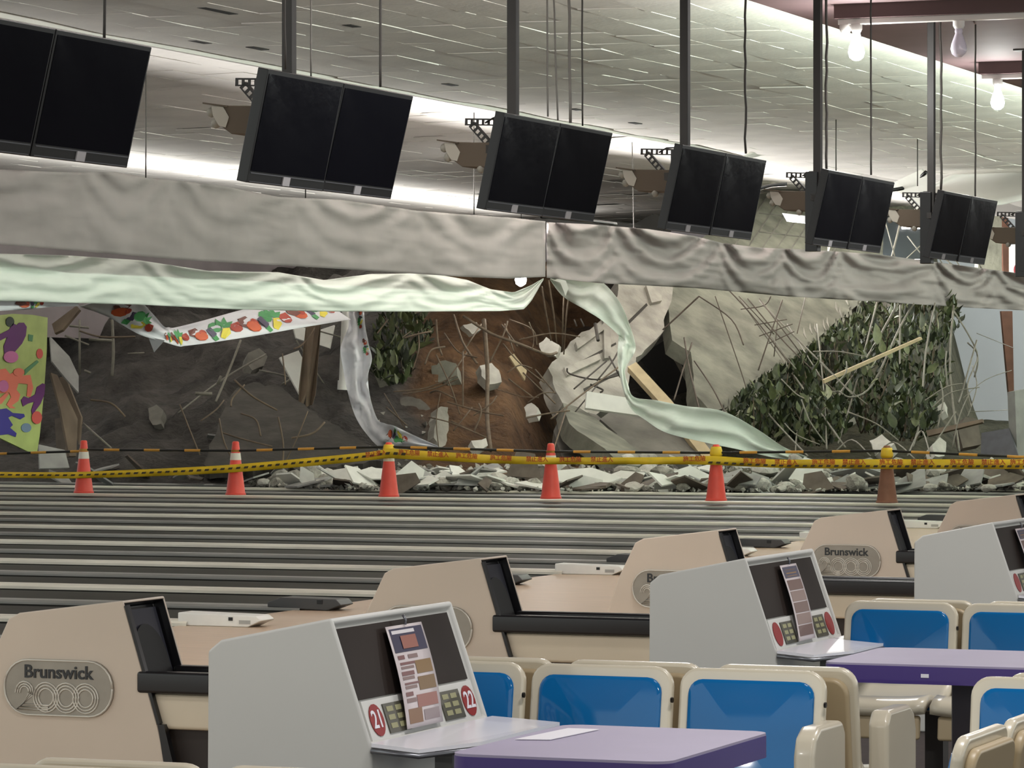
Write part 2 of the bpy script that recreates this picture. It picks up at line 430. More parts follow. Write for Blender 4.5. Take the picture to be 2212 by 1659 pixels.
# ------------------------------------------------------------------ slabs, boards, chunks (each at its own distance, with real thickness)
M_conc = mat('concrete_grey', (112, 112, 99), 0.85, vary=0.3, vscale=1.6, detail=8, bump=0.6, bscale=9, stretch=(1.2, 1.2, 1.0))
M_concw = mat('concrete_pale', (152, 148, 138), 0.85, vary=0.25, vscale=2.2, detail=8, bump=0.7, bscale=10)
M_concd = mat('concrete_dark', (108, 105, 97), 0.9, vary=0.22, vscale=2.0, detail=8, bump=0.6, bscale=9)
M_board = mat('white_board', (224, 224, 216), 0.7, vary=0.05, vscale=3)
M_boardg = mat('grey_board', (150, 150, 146), 0.75, vary=0.12, vscale=3)
M_boardb = mat('brown_board', (98, 88, 78), 0.75, vary=0.2, vscale=3)
M_stone = mat('rubble_stone', (158, 155, 145), 0.9, vary=0.25, vscale=4, bump=0.6, bscale=14)
M_stonew = mat('rubble_plaster', (192, 189, 180), 0.9, vary=0.12, vscale=4, bump=0.5, bscale=14)
M_rust = mat('rebar_rust', (80, 70, 60), 0.7, vary=0.2, vscale=8)
M_steel = mat('rebar_steel', (124, 120, 108), 0.55, vary=0.15, vscale=8)
M_root = mat('root_bark', (104, 90, 74), 0.85, vary=0.2, vscale=8)
M_timber = mat('timber', (180, 162, 128), 0.7, vary=0.15, vscale=3, stretch=(1, 1, 0.2))
M_timberd = mat('timber_dark', (104, 90, 74), 0.75, vary=0.2, vscale=4, stretch=(1, 1, 0.2))
def depth_plane(anchors):
    a, b, c = [P(x, y, d) for x, y, d in anchors]
    n = (b - a).cross(c - a).normalized()
    if n.dot(FW) < 0: n = -n
    def hit(px, py):
        r = ray(px, py); return CP + r * ((a - CP).dot(n) / r.dot(n))
    return hit, n
def rough_outline(poly, step, amp, seed=0):
    out = []; n = len(poly); rnd = random.Random(seed)
    for i in range(n):
        a, b = poly[i], poly[(i+1) % n]; L = math.hypot(b[0]-a[0], b[1]-a[1]); k = max(1, int(L/step))
        for j in range(k):
            t = j/k; out.append((a[0] + (b[0]-a[0])*t + (rnd.uniform(-amp, amp) if j else 0), a[1] + (b[1]-a[1])*t + (rnd.uniform(-amp, amp) if j else 0)))
    return out
def slab(name, poly, anchors, th, m, label, cat, step=24, amp=3, seed=1, group=None, relief=0.02):
    hit, n = depth_plane(anchors)
    pts = rough_outline(poly, step, amp, seed) if amp else poly
    mb = MB().prism([hit(*p) for p in pts], n*th)
    return obj(name, mb, m, label=label, cat=cat, group=group)
sA = slab('concrete_slab', [(1600,452),(1640,420),(1700,403),(1800,396),(1880,399),(1904,430),(1908,560),(1858,655),(1800,700),(1725,762),(1660,800),(1600,846),(1570,880),(1536,890),(1500,850),(1492,760),(1452,735),(1440,640),(1480,540)],
     [(1440,640,66.5),(1858,655,70.0),(1560,870,63.5)], 0.3, M_conc, 'huge grey concrete roof slab leaning behind the sagging banner', 'slab', 18, 2.5, 3)
hitA, nA = depth_plane([(1440,640,66.5),(1858,655,70.0),(1560,870,63.5)])
# raised board marks and spalled teeth along its broken lower edge
def on_slab(nm, poly, hit, n, out, th, m, parent): return obj(nm, MB().prism([hit(*p) - n*out for p in poly], n*th), m, parent)
for k in range(26):
    a = (1655 + k*10.5, 440 + 5*math.sin(k)); 
    if k % 3: continue
    on_slab('form_board_mark', [(a[0], 425 + k*0.5), (a[0]+3, 425 + k*0.5), (a[0]-86, 560), (a[0]-89, 560)], hitA, nA, 0.012, 0.02, M_concd, sA)
for k in range(3):
    y = 460 + k*40
    on_slab('form_board_mark', [(1640 - k*3, y), (1870, y + 26), (1870, y + 28), (1640 - k*3, y + 2)], hitA, nA, 0.012, 0.02, M_concd, sA)
edge = [(1858,655),(1800,700),(1725,762),(1660,800),(1600,846),(1560,882)]
ed = cat_rom(edge, 44)
for i, p in enumerate(ed):
    h = random.uniform(8, 17); w = random.uniform(1.6, 3.2)
    if random.random() < 0.2: continue
    on_slab('edge_tooth', [(p[0]-w, p[1]-6), (p[0]+2, p[1]-9), (p[0]+w+1, p[1]+h*0.6), (p[0]+w-1, p[1]+h), (p[0]+w-4, p[1]+h*0.7)], hitA, nA, 0.0, 0.12, M_conc, sA)
for k in range(9):
    x = 1735 + k*13 + random.uniform(-4, 4); y = 740 - k*9 - random.uniform(0, 34)
    on_slab('spall_patch', [(x, y), (x+1, y-13), (x+3, y-3), (x+7, y+12), (x+3, y+6)], hitA, nA, 0.015, 0.03, M_concw, sA)
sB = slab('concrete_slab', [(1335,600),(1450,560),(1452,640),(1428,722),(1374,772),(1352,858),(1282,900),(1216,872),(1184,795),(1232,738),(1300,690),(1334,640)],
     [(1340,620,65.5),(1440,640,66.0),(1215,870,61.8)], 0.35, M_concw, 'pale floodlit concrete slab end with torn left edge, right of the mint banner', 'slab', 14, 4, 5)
hitB, nB = depth_plane([(1340,620,65.5),(1440,640,66.0),(1215,870,61.8)])
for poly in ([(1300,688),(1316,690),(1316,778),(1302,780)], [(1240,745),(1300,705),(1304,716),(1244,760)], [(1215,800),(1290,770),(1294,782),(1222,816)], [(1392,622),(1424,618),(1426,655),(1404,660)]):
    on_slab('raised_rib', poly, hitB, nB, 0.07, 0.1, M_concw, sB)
for poly in ([(1350,700),(1396,655),(1399,660),(1353,706)], [(1236,790),(1330,740),(1331,744),(1238,796)], [(1260,840),(1340,800),(1341,805),(1262,846)]):
    on_slab('crack', poly, hitB, nB, 0.006, 0.02, mat('crack_dark', (58, 54, 48), 0.9), sB)
slab('concrete_slab', [(1196,930),(1216,874),(1290,896),(1330,930),(1404,1004),(1330,1012),(1214,986)], [(1200,900,61.0),(1400,985,59.5),(1290,890,61.6)], 0.3, M_concd,
     'dark slab wedge on the rubble below the floodlit slab', 'slab', 20, 3, 6)
slab('concrete_beam', [(1216,870),(1250,880),(1400,986),(1382,1006),(1340,1000),(1230,915)], [(1216,870,60.6),(1400,986,58.6),(1250,880,60.8)], 0.3, M_conc, 'grey concrete beam lying diagonally toward the fourth cone', 'beam', 20, 3, 7)
slab('concrete_slab', [(1350,862),(1500,884),(1560,960),(1500,1004),(1400,1000),(1296,905)], [(1350,862,62.0),(1560,960,61.0),(1400,1000,59.6)], 0.25, M_concd,
     'grey flat slab half hidden behind the fallen mint ribbon', 'slab', 22, 3, 8)
slab('concrete_slab', [(1500,880),(1600,848),(1612,905),(1570,935),(1520,920)], [(1500,880,63.4),(1600,848,64.0),(1570,935,62.6)], 0.25, M_conc, 'small grey slab corner under the broken roof slab edge', 'slab', 16, 3, 9)
slab('broken_wallboard', [(1268,845),(1400,866),(1400,900),(1265,881)], [(1268,845,60.4),(1400,866,60.8),(1265,881,60.2)], 0.05, M_board, 'clean white plank leaning across the slabs beside the mint ribbon', 'plank', 99, 0, 1)
slab('timber_post', [(1356,792),(1374,782),(1450,864),(1544,984),(1520,990),(1432,876)], [(1356,792,61.9),(1450,864,61.3),(1520,985,60.3)], 0.12, M_timber, 'cream timber post leaning under the square hole in the slabs', 'post', 99, 0, 1)
slab('broken_wallboard', [(1378,770),(1436,735),(1492,762),(1496,840),(1450,862)], [(1378,770,69.5),(1436,735,69.5),(1450,862,68.5)], 0.1, mat('cavity_shade', (30, 29, 28), 0.9), 'dark sheet painting the shade deep inside the square hole between the slabs', 'panel', 99, 0, 1)  # near-black sheet added to paint the hole's shade; no wallboard here
slab('steel_channel', [(1432,735),(1438,730),(1486,815),(1480,822)], [(1432,735,66.3),(1438,730,66.3),(1480,822,65.6)], 0.06, M_steel, 'grey steel channel crossing the square hole in the slabs', 'channel', 99, 0, 1)

slab('asphalt_slab', [(440,1004),(486,880),(512,838),(560,826),(610,838),(668,886),(745,932),(842,990),(700,1012)], [(440,1004,55.6),(560,826,58.8),(842,990,55.8)], 0.2, mat('asphalt_dark', (66, 62, 57), .9, vary=.25, vscale=2.5, bump=.8, bscale=6), 'dark ribbed slab sliding down behind the second cone', 'slab', 14, 5, 12)
PIECES = [  # polygon, distance, lean, thickness, material, name, category, label
 ([(843,862),(880,856),(908,862),(928,880),(926,905),(905,920),(866,905),(836,893)], 60.5, -.010, .25, M_concd, 'concrete_chunk', 'chunk', 'crumbly grey slab chunk right of the hanging fruit banner'),
 ([(944,884),(952,878),(968,880),(969,930),(962,962),(948,968),(937,945)], 58.5, -.004, .18, M_concw, 'concrete_chunk', 'chunk', 'upright pale chunk standing left of the fourth cone'),
 ([(932,790),(962,778),(985,785),(988,812),(965,826),(932,822)], 61.5, -.01, .2, M_conc, 'concrete_chunk', 'chunk', 'rounded grey boulder above the brown soil'),
 ([(1036,790),(1062,784),(1078,800),(1084,825),(1058,830),(1040,812)], 61.0, -.01, .16, M_concw, 'concrete_chunk', 'chunk', 'ragged pale chunk on the brown soil beside hanging roots'),
 ([(1132,880),(1148,870),(1163,882),(1158,896),(1136,900)], 59.0, -.01, .14, M_stonew, 'concrete_chunk', 'chunk', 'small white chunk on brown soil near the grey beam'),
 ([(1018,952),(1050,946),(1054,962),(1030,972)], 57.5, -.01, .12, M_stonew, 'concrete_chunk', 'chunk', 'flat pale chunk just above the tape near the fourth cone'),
 ([(780,782),(800,776),(846,822),(840,858),(818,882),(786,850)], 61.5, -.008, .12, M_conc, 'concrete_chunk', 'chunk', 'grey wall fragment right behind the twisted fruit banner'),
 ([(604,772),(645,757),(662,790),(655,866)], 61.0, -.006, .03, M_board, 'broken_wallboard', 'panel', 'white triangular board caught left of the wooden posts'),
 ([(684,800),(712,790),(730,800),(728,842),(690,852)], 62.0, -.006, .04, M_boardg, 'broken_wallboard', 'panel', 'grey board lodged right of the wooden posts'),
 ([(632,700),(672,694),(668,740),(640,730)], 63.0, -.006, .03, M_board, 'broken_wallboard', 'panel', 'pale board behind the top of the wooden posts'),
 ([(692,712),(722,702),(712,752),(690,745)], 63.0, -.006, .03, M_board, 'broken_wallboard', 'panel', 'small white board right of the wooden posts, under the banner'),
 ([(536,762),(560,752),(578,770),(570,790),(545,800),(534,785)], 63.5, -.01, .2, M_concd, 'concrete_chunk', 'chunk', 'pitted grey chunk at the top of the dark slope'),
 ([(320,882),(338,874),(352,885),(348,915),(330,918),(322,905)], 60.0, -.01, .15, M_concd, 'concrete_chunk', 'chunk', 'small grey stone stuck in the dark slope'),
 ([(108,726),(150,770),(170,812),(170,848),(140,815),(112,780)], 58.0, -.006, .03, M_boardg, 'broken_wallboard', 'panel', 'grey torn panel beside the painted board'),
 ([(112,700),(165,660),(172,668),(135,712),(118,720)], 58.5, -.006, .05, M_timberd, 'timber_plank', 'plank', 'dark plank leaning from the painted board to the banner'),
 ([(110,805),(124,810),(168,905),(165,985),(150,985),(130,880)], 57.6, -.004, .05, M_timberd, 'timber_plank', 'plank', 'split brown plank standing beside the painted board'),
 ([(128,815),(140,812),(175,900),(170,960)], 58.2, -.004, .05, M_timberd, 'timber_plank', 'plank', 'narrow brown plank behind the split plank'),
 ([(84,960),(140,972),(150,1010),(86,1012)], 57.0, -.006, .03, M_boardg, 'broken_wallboard', 'panel', 'grey board lying at the foot of the painted board'),
 ([(118,905),(140,900),(142,985),(122,980)], 58.4, -.003, .04, M_boardb, 'broken_wallboard', 'panel', 'brown board standing behind the split plank'),
 ([(1100,770),(1110,764),(1138,800),(1134,822),(1128,812)], 60.0, -.004, .03, M_timber, 'timber_splinter', 'splinter', 'tan splinter of timber above the brown soil'),
 ([(1164,742),(1180,728),(1208,745),(1200,770),(1170,760)], 62.0, -.006, .08, M_concw, 'concrete_chunk', 'chunk', 'grey flake hanging on rebar left of the floodlit slab'),
 ([(1000,702),(1030,696),(1040,712),(1020,722)], 63.0, -.006, .1, M_concw, 'concrete_chunk', 'chunk', 'pale flake among roots under the mint banner'),
 ([(1860,632),(1905,640),(1950,652),(1905,672),(1868,668)], 71.0, -.006, .1, M_concd, 'concrete_chunk', 'chunk', 'grey slab remnant hanging under the banner above the leaves'),
 ([(1828,908),(1845,900),(1850,914),(1838,920)], 63.0, -.006, .08, M_stonew, 'concrete_chunk', 'chunk', 'small square white chunk in the leaves'),
 ([(1878,952),(1905,938),(1932,958),(1918,972),(1885,970)], 60.0, -.01, .2, M_stonew, 'concrete_chunk', 'chunk', 'rounded pale rock at the foot of the foliage'),
 ([(2014,960),(2030,944),(2044,955),(2040,985),(2020,985)], 59.0, -.008, .2, M_stonew, 'concrete_chunk', 'chunk', 'upright pale rock among twigs on the right'),
 ([(2025,878),(2040,868),(2042,888),(2030,896)], 63.0, -.008, .15, M_stonew, 'concrete_chunk', 'chunk', 'white rock at the edge of the foliage on the right'),
 ([(2085,900),(2112,905),(2120,960),(2080,968),(2070,930)], 64.0, -.006, .15, M_boardb, 'broken_wallboard', 'panel', 'brown board standing in front of the pale far wall'),
 ([(2120,935),(2180,925),(2200,985),(2118,992)], 66.0, -.006, .1, mat('slate_panel', (92, 92, 98), 0.7, vary=.1), 'broken_wallboard', 'panel', 'dark slate panel at the foot of the pale far wall'),
 ([(2192,845),(2216,840),(2216,1000),(2198,1000)], 66.0, -.001, .2, M_boardg, 'broken_wallboard', 'panel', 'grey upright panel at the right picture edge'),
 ([(2000,930),(2122,905),(2122,912),(2004,942)], 61.0, -.003, .06, M_timberd, 'timber_plank', 'plank', 'dark plank lying across the rubble near the far wall'),
 ([(1780,820),(1990,728),(1993,733),(1782,828)], 62.0, 0, .05, M_timber, 'bare_pole', 'pole', 'pale bare pole slanting across the foliage'),
]
for i, (poly, d, lean, th, m, nm, ct, lb) in enumerate(PIECES):
    cx = sum(p[0] for p in poly)/len(poly); cy = sum(p[1] for p in poly)/len(poly)
    chunk = 'chunk' in nm
    slab(nm, poly, [(cx, cy, d), (cx+40, cy, d + (0.25 if i % 2 else -0.2)), (cx, cy+40, d + lean*40)], th, m, lb, ct, 9 if chunk else 30, 2.2 if chunk else 0, i)
# wooden posts and the white pipe hanging under the fruit banner
def rod(name, pts, r, m, label, cat, group=None, n=6, sm=1):
    pp = [P(*p) for p in pts]
    if sm and len(pts) > 2: pp = [Vector(p) for p in cat_rom([tuple(p) for p in pp], 5*(len(pts)-1))]
    return obj(name, MB().tube(pp, r, n), m, smooth='all', label=label, cat=cat, group=group)
for i, (pts, lb) in enumerate((([(672,690,60.4),(655,840,60),(650,880,60)], 'brown wooden post hanging under the fruit banner, the left one'), ([(684,690,60.5),(672,850,60),(662,905,60)], 'brown wooden post hanging under the fruit banner, the right one'))):
    a = [P(*p) for p in pts]
    w = RT*0.075; mb = MB()
    mb.prism([a[0]-w, a[0]+w, a[1]+w, a[2]+w*0.4, a[2]-w*0.5, a[1]-w], FW*0.1)
    obj('timber_post', mb, M_timberd, label=lb, cat='post')
t = thing('vent_pipe', 'white pipe hanging beside the twisted fruit banner', 'pipe', P(745,840,60.5))
obj('pipe', MB().tube([P(748,672,60.5), P(741,835,60.5)], 0.075, 10), M_whiteplastic, t, smooth=True)
obj('collar', MB().tube([P(741,822,60.5), P(740,842,60.5)], 0.09, 10), M_whiteplastic, t, smooth=True)

# ------------------------------------------------------------------ rebar, roots and pipes sticking out of the slide
REB = {
 'r': ('bent_rebar', 'rebar', 'thin bent steel rod standing in front of the foliage on the right', 'rods in front of the foliage', M_steel, 0.014),
 'g': ('bent_rebar', 'rebar', 'rusty rod of the mesh hanging over the huge grey slab', 'rods of the hanging mesh', M_rust, 0.012),
 'c': ('bent_rebar', 'rebar', 'rod or root hanging in front of the brown soil', 'rods and roots before the brown soil', M_root, 0.016),
 'b': ('bent_rebar', 'rebar', 'dark bent rod lying across the pale floodlit slab', 'dark rods on the floodlit slab', mat('rebar_dark', (66, 60, 54), 0.6), 0.016),
 'l': ('thin_rod', 'rod', 'thin rod lying on the dark slope at the left', 'thin rods on the dark slope', M_steel, 0.018),
}
RODS = [
 ('r', [(1940,655,64),(1880,760,64),(1818,845,63),(1810,862,63)], 1.5), ('r', [(1895,652,64.5),(1862,780,64),(1838,870,63),(1810,958,61)], 1.2),
 ('r', [(1600,648,64),(1700,790,63),(1826,966,60)], 1.1), ('r', [(1640,650,64),(1790,800,63),(1842,852,62.5)], 1.2), ('r', [(1975,655,64),(1945,705,64),(1885,830,63),(1840,858,62.5),(1812,845,62.5)], 1.3),
 ('r', [(1945,658,64.5),(1944,800,64),(1950,900,63),(1962,945,62)], 1.3), ('r', [(2020,655,65),(2000,760,64),(1988,900,62),(1972,965,60)], 1.2), ('r', [(2060,660,66),(2052,800,65),(2072,975,62)], 1.6),
 ('r', [(1765,700,64),(1780,850,62.5),(1786,970,60)], 1.1), ('r', [(1625,840,62),(1665,900,61),(1745,985,59)], 1.0), ('r', [(1740,860,62.5),(1722,930,61),(1718,985,59)], .8), ('r', [(1700,855,63),(1815,845,62.5)], .9),
 ('r', [(2090,740,66),(2112,770,66),(2090,830,65),(2098,880,64)], 1.0), ('r', [(2060,670,66),(2110,760,66),(2105,815,66)], 1.1), ('r', [(2110,735,66),(2080,840,65),(2070,870,64)], 1.1),
 ('r', [(2100,790,67),(2110,835,66),(2090,900,65)], .8), ('r', [(2080,860,66),(2130,820,67),(2185,800,68)], .5), ('r', [(2090,890,66),(2190,885,68)], .5), ('r', [(2110,720,66),(2190,752,69)], .5),
 ('r', [(1800,980,59),(1840,950,59),(1880,985,58)], .8), ('r', [(1890,985,58.5),(1930,955,59),(1975,990,58)], .8), ('r', [(1960,985,58.5),(1990,930,60),(2010,985,58.5)], .9), ('r', [(1700,700,65),(1830,905,62)], .8),
 ('r', [(1910,470,63),(1935,560,63)], .8), ('r', [(1945,480,63.5),(1925,560,63)], 1.3), ('r', [(1960,510,64),(2010,575,64)], .8), ('r', [(1980,470,64),(2040,578,64)], .8), ('r', [(2000,520,64),(1940,575,64)], .9), ('r', [(2035,545,64),(2060,580,64)], .9),
 ('r', [(2050,540,65),(2080,585,65)], .9), ('r', [(2020,545,65),(2070,580,65)], .8), ('r', [(2100,540,66),(2120,580,66)], 1.2), ('r', [(1790,510,66),(1788,560,66)], .7), ('r', [(1800,510,65),(1785,560,65)], 1.2),
 ('g', [(1570,622,63.5),(1640,700,63.3),(1760,860,62.5)], 1.0), ('g', [(1615,645,63.5),(1700,745,63.2),(1810,850,62.6)], 1.0), ('g', [(1640,645,63.5),(1735,770,63)], .9), ('g', [(1690,648,63.8),(1665,720,63.5),(1638,800,63.2)], 1.0),
 ('g', [(1630,702,63.4),(1700,690,63.4)], .8), ('g', [(1640,726,63.4),(1712,700,63.4)], .8), ('g', [(1660,742,63.3),(1716,716,63.3)], .8), ('g', [(1600,668,63.5),(1650,660,63.5),(1665,640,63.5)], .8), ('g', [(1596,640,63.5),(1672,722,63.4)], .8),
 ('g', [(1510,640,64),(1580,690,63.8),(1606,745,63.4)], 1.0), ('g', [(1510,640,64),(1440,705,64),(1432,712,64)], 1.4), ('g', [(1545,640,64),(1600,800,63.5),(1615,850,63)], .8), ('g', [(1740,640,65),(1722,720,64)], .7), ('g', [(1680,690,63.5),(1672,770,63.3)], .8),
 ('g', [(1495,740,64.2),(1475,800,63.6),(1456,864,62.5)], 1.2), ('g', [(1478,730,64.4),(1490,800,63.4),(1512,890,61.8)], 1.3), ('g', [(1500,780,64),(1540,840,63),(1570,900,62)], 1.0),
 ('c', [(1170,618,60.5),(1180,680,60.5),(1190,735,61)], 1.0), ('c', [(1185,605,60.5),(1196,680,60.5),(1202,740,61)], 1.0), ('c', [(1218,640,61),(1214,760,61.5)], .9), ('c', [(1228,640,61),(1222,700,61),(1218,765,61.5)], .8),
 ('c', [(1000,682,60),(1060,720,60),(1120,742,60),(1180,765,60.5),(1202,762,61)], 1.6), ('c', [(1045,690,60.5),(1053,800,60),(1052,900,59),(1060,972,57.5)], 2.4), ('c', [(942,690,60),(946,740,60),(955,768,60)], 1.2),
 ('c', [(1000,760,60),(1000,880,59)], 1.0), ('c', [(1130,805,60),(1200,872,59.6)], .8), ('c', [(1156,798,60),(1200,850,59.8)], .8), ('c', [(1190,905,59),(1260,850,60),(1340,790,61)], .9), ('c', [(850,846,60),(920,838,60),(985,812,60)], .8),
 ('c', [(870,852,60),(940,838,60),(990,818,60)], .8), ('c', [(980,680,61),(1000,740,60.5),(1030,785,60)], 1.2), ('c', [(1040,700,61),(1000,760,60.5)], .9), ('c', [(1010,760,60.5),(960,830,60)], .8), ('c', [(1100,690,61),(1150,712,61),(1160,745,61)], .8),
 ('c', [(960,720,61),(990,760,60.5),(1030,772,60)], .8), ('c', [(1140,870,59.5),(1170,850,59.5),(1200,848,59.8)], .7), ('c', [(975,910,58.5),(1050,945,58)], .9), ('c', [(835,880,59.5),(880,920,58.5)], .8), ('c', [(830,850,60),(875,925,58.5)], .7),
 ('c', [(1190,990,57),(1225,880,59.5)], .8), ('c', [(1090,700,61),(1110,760,60.5)], .8), ('c', [(900,690,61.5),(905,750,61),(890,800,61)], .9), ('c', [(1020,880,59),(980,930,58.5)], .7), ('c', [(815,720,61),(838,690,61.5)], .8),
 ('b', [(1225,795,61),(1232,808,61),(1290,820,61),(1345,808,61.3)], 1.0), ('b', [(1275,830,60.8),(1302,842,60.8),(1296,848,60.8)], 1.1), ('b', [(1345,690,62.5),(1335,760,61.5),(1290,822,60.8)], .9), ('b', [(1310,780,61.3),(1240,840,60.5)], .9),
 ('b', [(1316,770,61.3),(1340,815,61)], .9), ('b', [(1286,700,62.5),(1292,735,62)], 2.0), ('b', [(1300,820,60.9),(1230,905,60)], .8), ('b', [(1240,690,63),(1246,705,63)], .9), ('b', [(1254,688,63),(1262,705,63)], .9),
 ('l', [(520,735,60.5),(495,800,60),(466,868,59.5)], 1.1), ('l', [(575,765,61),(480,820,60.5),(385,892,59.5)], .9), ('l', [(172,690,60),(172,810,60)], 1.2), ('l', [(242,690,60),(245,760,60),(242,812,60)], 1.6), ('l', [(192,733,60),(246,736,60)], 1.5),
 ('l', [(150,704,60),(192,708,60)], 1.2), ('l', [(140,725,60),(192,745,60)], 1.0), ('l', [(182,800,60),(196,806,60)], 1.4), ('l', [(422,850,59.3),(458,851,59.3)], 1.8), ('l', [(180,915,58),(240,968,57)], 1.0), ('l', [(276,764,60),(312,762,60)], .8), ('l', [(700,830,61),(640,735,61)], .8),
 ('l', [(600,690,62),(760,735,62)], .8), ('l', [(560,800,61.5),(625,815,61.3),(610,830,61)], 1.0), ('l', [(470,830,60),(478,812,60)], 1.4),
]
def rod_label(kd, pts):
    x = sum(p[0] for p in pts)/len(pts); y = sum(p[1] for p in pts)/len(pts); lb, gp = REB[kd][2], REB[kd][3]
    if kd == 'r':
        if y < 600: lb = 'thin steel rod poking up above the right drape length'
        else: lb = 'thin bent steel rod in front of the foliage, ' + ('near the fallen mint ribbon' if x < 1760 else 'left of the bare pole' if x < 1870 else 'behind or right of the bare pole' if x < 2010 else 'close to the pale far wall')
        if y > 920: lb = 'thin twisted rod in the low rubble ' + ('left of the brown cone' if x < 1900 else 'right of the brown cone')
    elif kd == 'c': lb = ('root' if y > 700 else 'rod') + ' hanging before the brown soil, ' + ('near the ivy shrub' if x < 985 else 'in the middle' if x < 1090 else 'near the pale slab')+ (', low down' if y > 850 else '')
    elif kd == 'l': lb = 'thin rod on the dark slope, ' + ('near the painted board' if x < 300 else 'below the V of the fruit banner' if x < 500 else 'by the wooden posts') + (', low down' if y > 850 else '')
    elif kd == 'g': lb = 'rusty rod over the huge grey slab, ' + ('by the square hole' if x < 1540 else 'left side of the hanging mesh' if x < 1650 else 'right side of the hanging mesh')
    return lb, lb + ', as a group'
for kd, pts, s in RODS:
    nm, ct, lb, gp, m, r = REB[kd]
    lb, gp = rod_label(kd, pts)
    if kd == 'r' and pts[0][1] < 590: pts = [(x, y, d + 5) for x, y, d in pts]
    rod(nm, pts, r*s, m, lb, ct, gp)

rq = random.Random(77)
for k in range(46):   # smaller roots, sticks and wires
    if k < 18: kd = 'c'; x, y = rq.uniform(900, 1190), rq.uniform(700, 960); d = 60.5 - (y - 700)*.012
    elif k < 32: kd = 'l'; x, y = rq.uniform(190, 740), rq.uniform(720, 960); d = 59.5 - (y - 700)*.016
    else: kd = 'r'; x, y = rq.uniform(1610, 2090), rq.uniform(760, 985); d = 61.5 - (y - 760)*.012
    an = rq.uniform(0, 3.14); L = rq.uniform(25, 70); dx, dy = math.cos(an)*L, math.sin(an)*L
    nm, ct, lb, gp, m, r = REB[kd]
    lb, gp = rod_label(kd, [(x, y)])
    rod(nm, [(x - dx, y - dy, d + .2), (x + rq.uniform(-12, 12), y + rq.uniform(-12, 12), d), (x + dx, y + dy, d - .1)], r*rq.uniform(.5, 1.0), m if kd != 'l' else M_timberd, lb, ct, gp)
# ------------------------------------------------------------------ loose rubble on the lanes in front of the slide
stones = []
for k in range(7):
    bm = bmesh.new(); bmesh.ops.create_icosphere(bm, subdivisions=2, radius=0.5)
    rs = random.Random(k); ax = Vector((rs.uniform(.8,1.3), rs.uniform(.7,1.1), rs.uniform(.5,.85)))
    cuts = [(Vector((rs.gauss(0,1), rs.gauss(0,1), rs.gauss(0,1))).normalized(), rs.uniform(.28,.42)) for _ in range(9)]
    for v in bm.verts:
        for n_, dd in cuts:
            t = v.co.dot(n_) - dd
            if t > 0: v.co -= n_*t
        v.co = Vector((v.co.x*ax.x, v.co.y*ax.y, v.co.z*ax.z)) * (1 + 0.12*fbm(v.co.x*3 + k, v.co.y*3, v.co.z*3))
    zb = min(v.co.z for v in bm.verts)
    for v in bm.verts: v.co.z -= zb
    me = bpy.data.meshes.new('rubble_stone'); bm.to_mesh(me); bm.free(); stones.append(me)
boards = []
for k in range(7):
    rs = random.Random(40 + k); n = rs.choice((4, 4, 5, 5, 6)); L, W = rs.uniform(.45, .75), rs.uniform(.25, .5)
    pts = []
    for i in range(n):
        a = 2*math.pi*(i + rs.uniform(-.22, .22))/n + 0.7
        pts.append(Vector((L*math.cos(a)*rs.uniform(.8, 1.1), W*math.sin(a)*rs.uniform(.8, 1.1), 0)))
    mb = MB().prism(pts, (0, 0, 0.025)); me = bpy.data.meshes.new('broken_board'); me.from_pydata([tuple(v) for v in mb.v], [], mb.f)
    bm = bmesh.new(); bm.from_mesh(me); bmesh.ops.recalc_face_normals(bm, faces=bm.faces); bm.to_mesh(me); bm.free(); boards.append(me)
def inst(name, me, m, loc, rot, sc, label, cat, group):
    key = me.name + m.name
    if key not in INST:
        c = me.copy(); c.materials.clear(); c.materials.append(m); INST[key] = c
    o = bpy.data.objects.new(name, INST[key]); COL.objects.link(o); o.location = loc; o.rotation_euler = rot; o.scale = sc if isinstance(sc, (tuple, list)) else (sc,)*3
    return props(o, label, cat, group)
INST = {}
def ground_pt(px, d):
    p = (FW + RT*((px - 1106)/FPX))*d; return p.x, p.y, max(0.04, mound_h(p.x, p.y) - 0.02)
def zone(px):
    for lim, nm in ((520, 'before the dark slope'), (1010, 'between the second and fourth cones'), (1380, 'around the fourth cone'), (1735, 'around the fifth cone'), (9999, 'around the brown cone')):
        if px < lim: return nm
rr = random.Random(5)
for k in range(285):
    px = rr.uniform(560, 2235); d = lin(EDGE, px) + 0.3 + abs(rr.gauss(0, 2.6 if px > 780 else .9))
    x, y, z = ground_pt(px, d)
    w = rr.random(); sc = rr.choice((.09, .12, .15, .18, .24, .32)) * (1.0 if d < 54 else 1.35)
    m, c = (M_stonew, 'pale plaster lump') if w < .4 else (M_stone, 'grey concrete lump')
    inst('rubble_stone', stones[k % 7], m, (x, y, z - 0.03*sc), (rr.uniform(-.3, .3), rr.uniform(-.3, .3), rr.uniform(0, 6.3)), sc, '%s in the rubble %s' % (c, zone(px)), 'rubble', '%ss in the rubble %s' % (c, zone(px)))
for k in range(190):
    px = rr.uniform(-40, 2235) if k < 30 else rr.uniform(600, 2235); d = lin(EDGE, px) + 0.25 + abs(rr.gauss(0, 1.9))
    x, y, z = ground_pt(px, d)
    w = rr.random()
    m, c = (M_board, 'white broken board') if w < .38 else ((M_boardb, 'brown broken board') if w < .68 else (M_boardg, 'grey broken board'))
    if px < 560 and w < .4: m, c = M_boardg, 'grey broken board'
    sc = rr.uniform(.35, .8)
    tilt = rr.gauss(0, .35)
    inst('broken_board', boards[k % 7], m, (x, y, z + 0.03 + abs(math.sin(tilt))*.3*sc), (tilt, rr.gauss(0, .3), rr.uniform(0, 6.3)), (sc, sc, 1), '%s lying %s' % (c, zone(px)), 'board', '%ss lying %s' % (c, zone(px)))
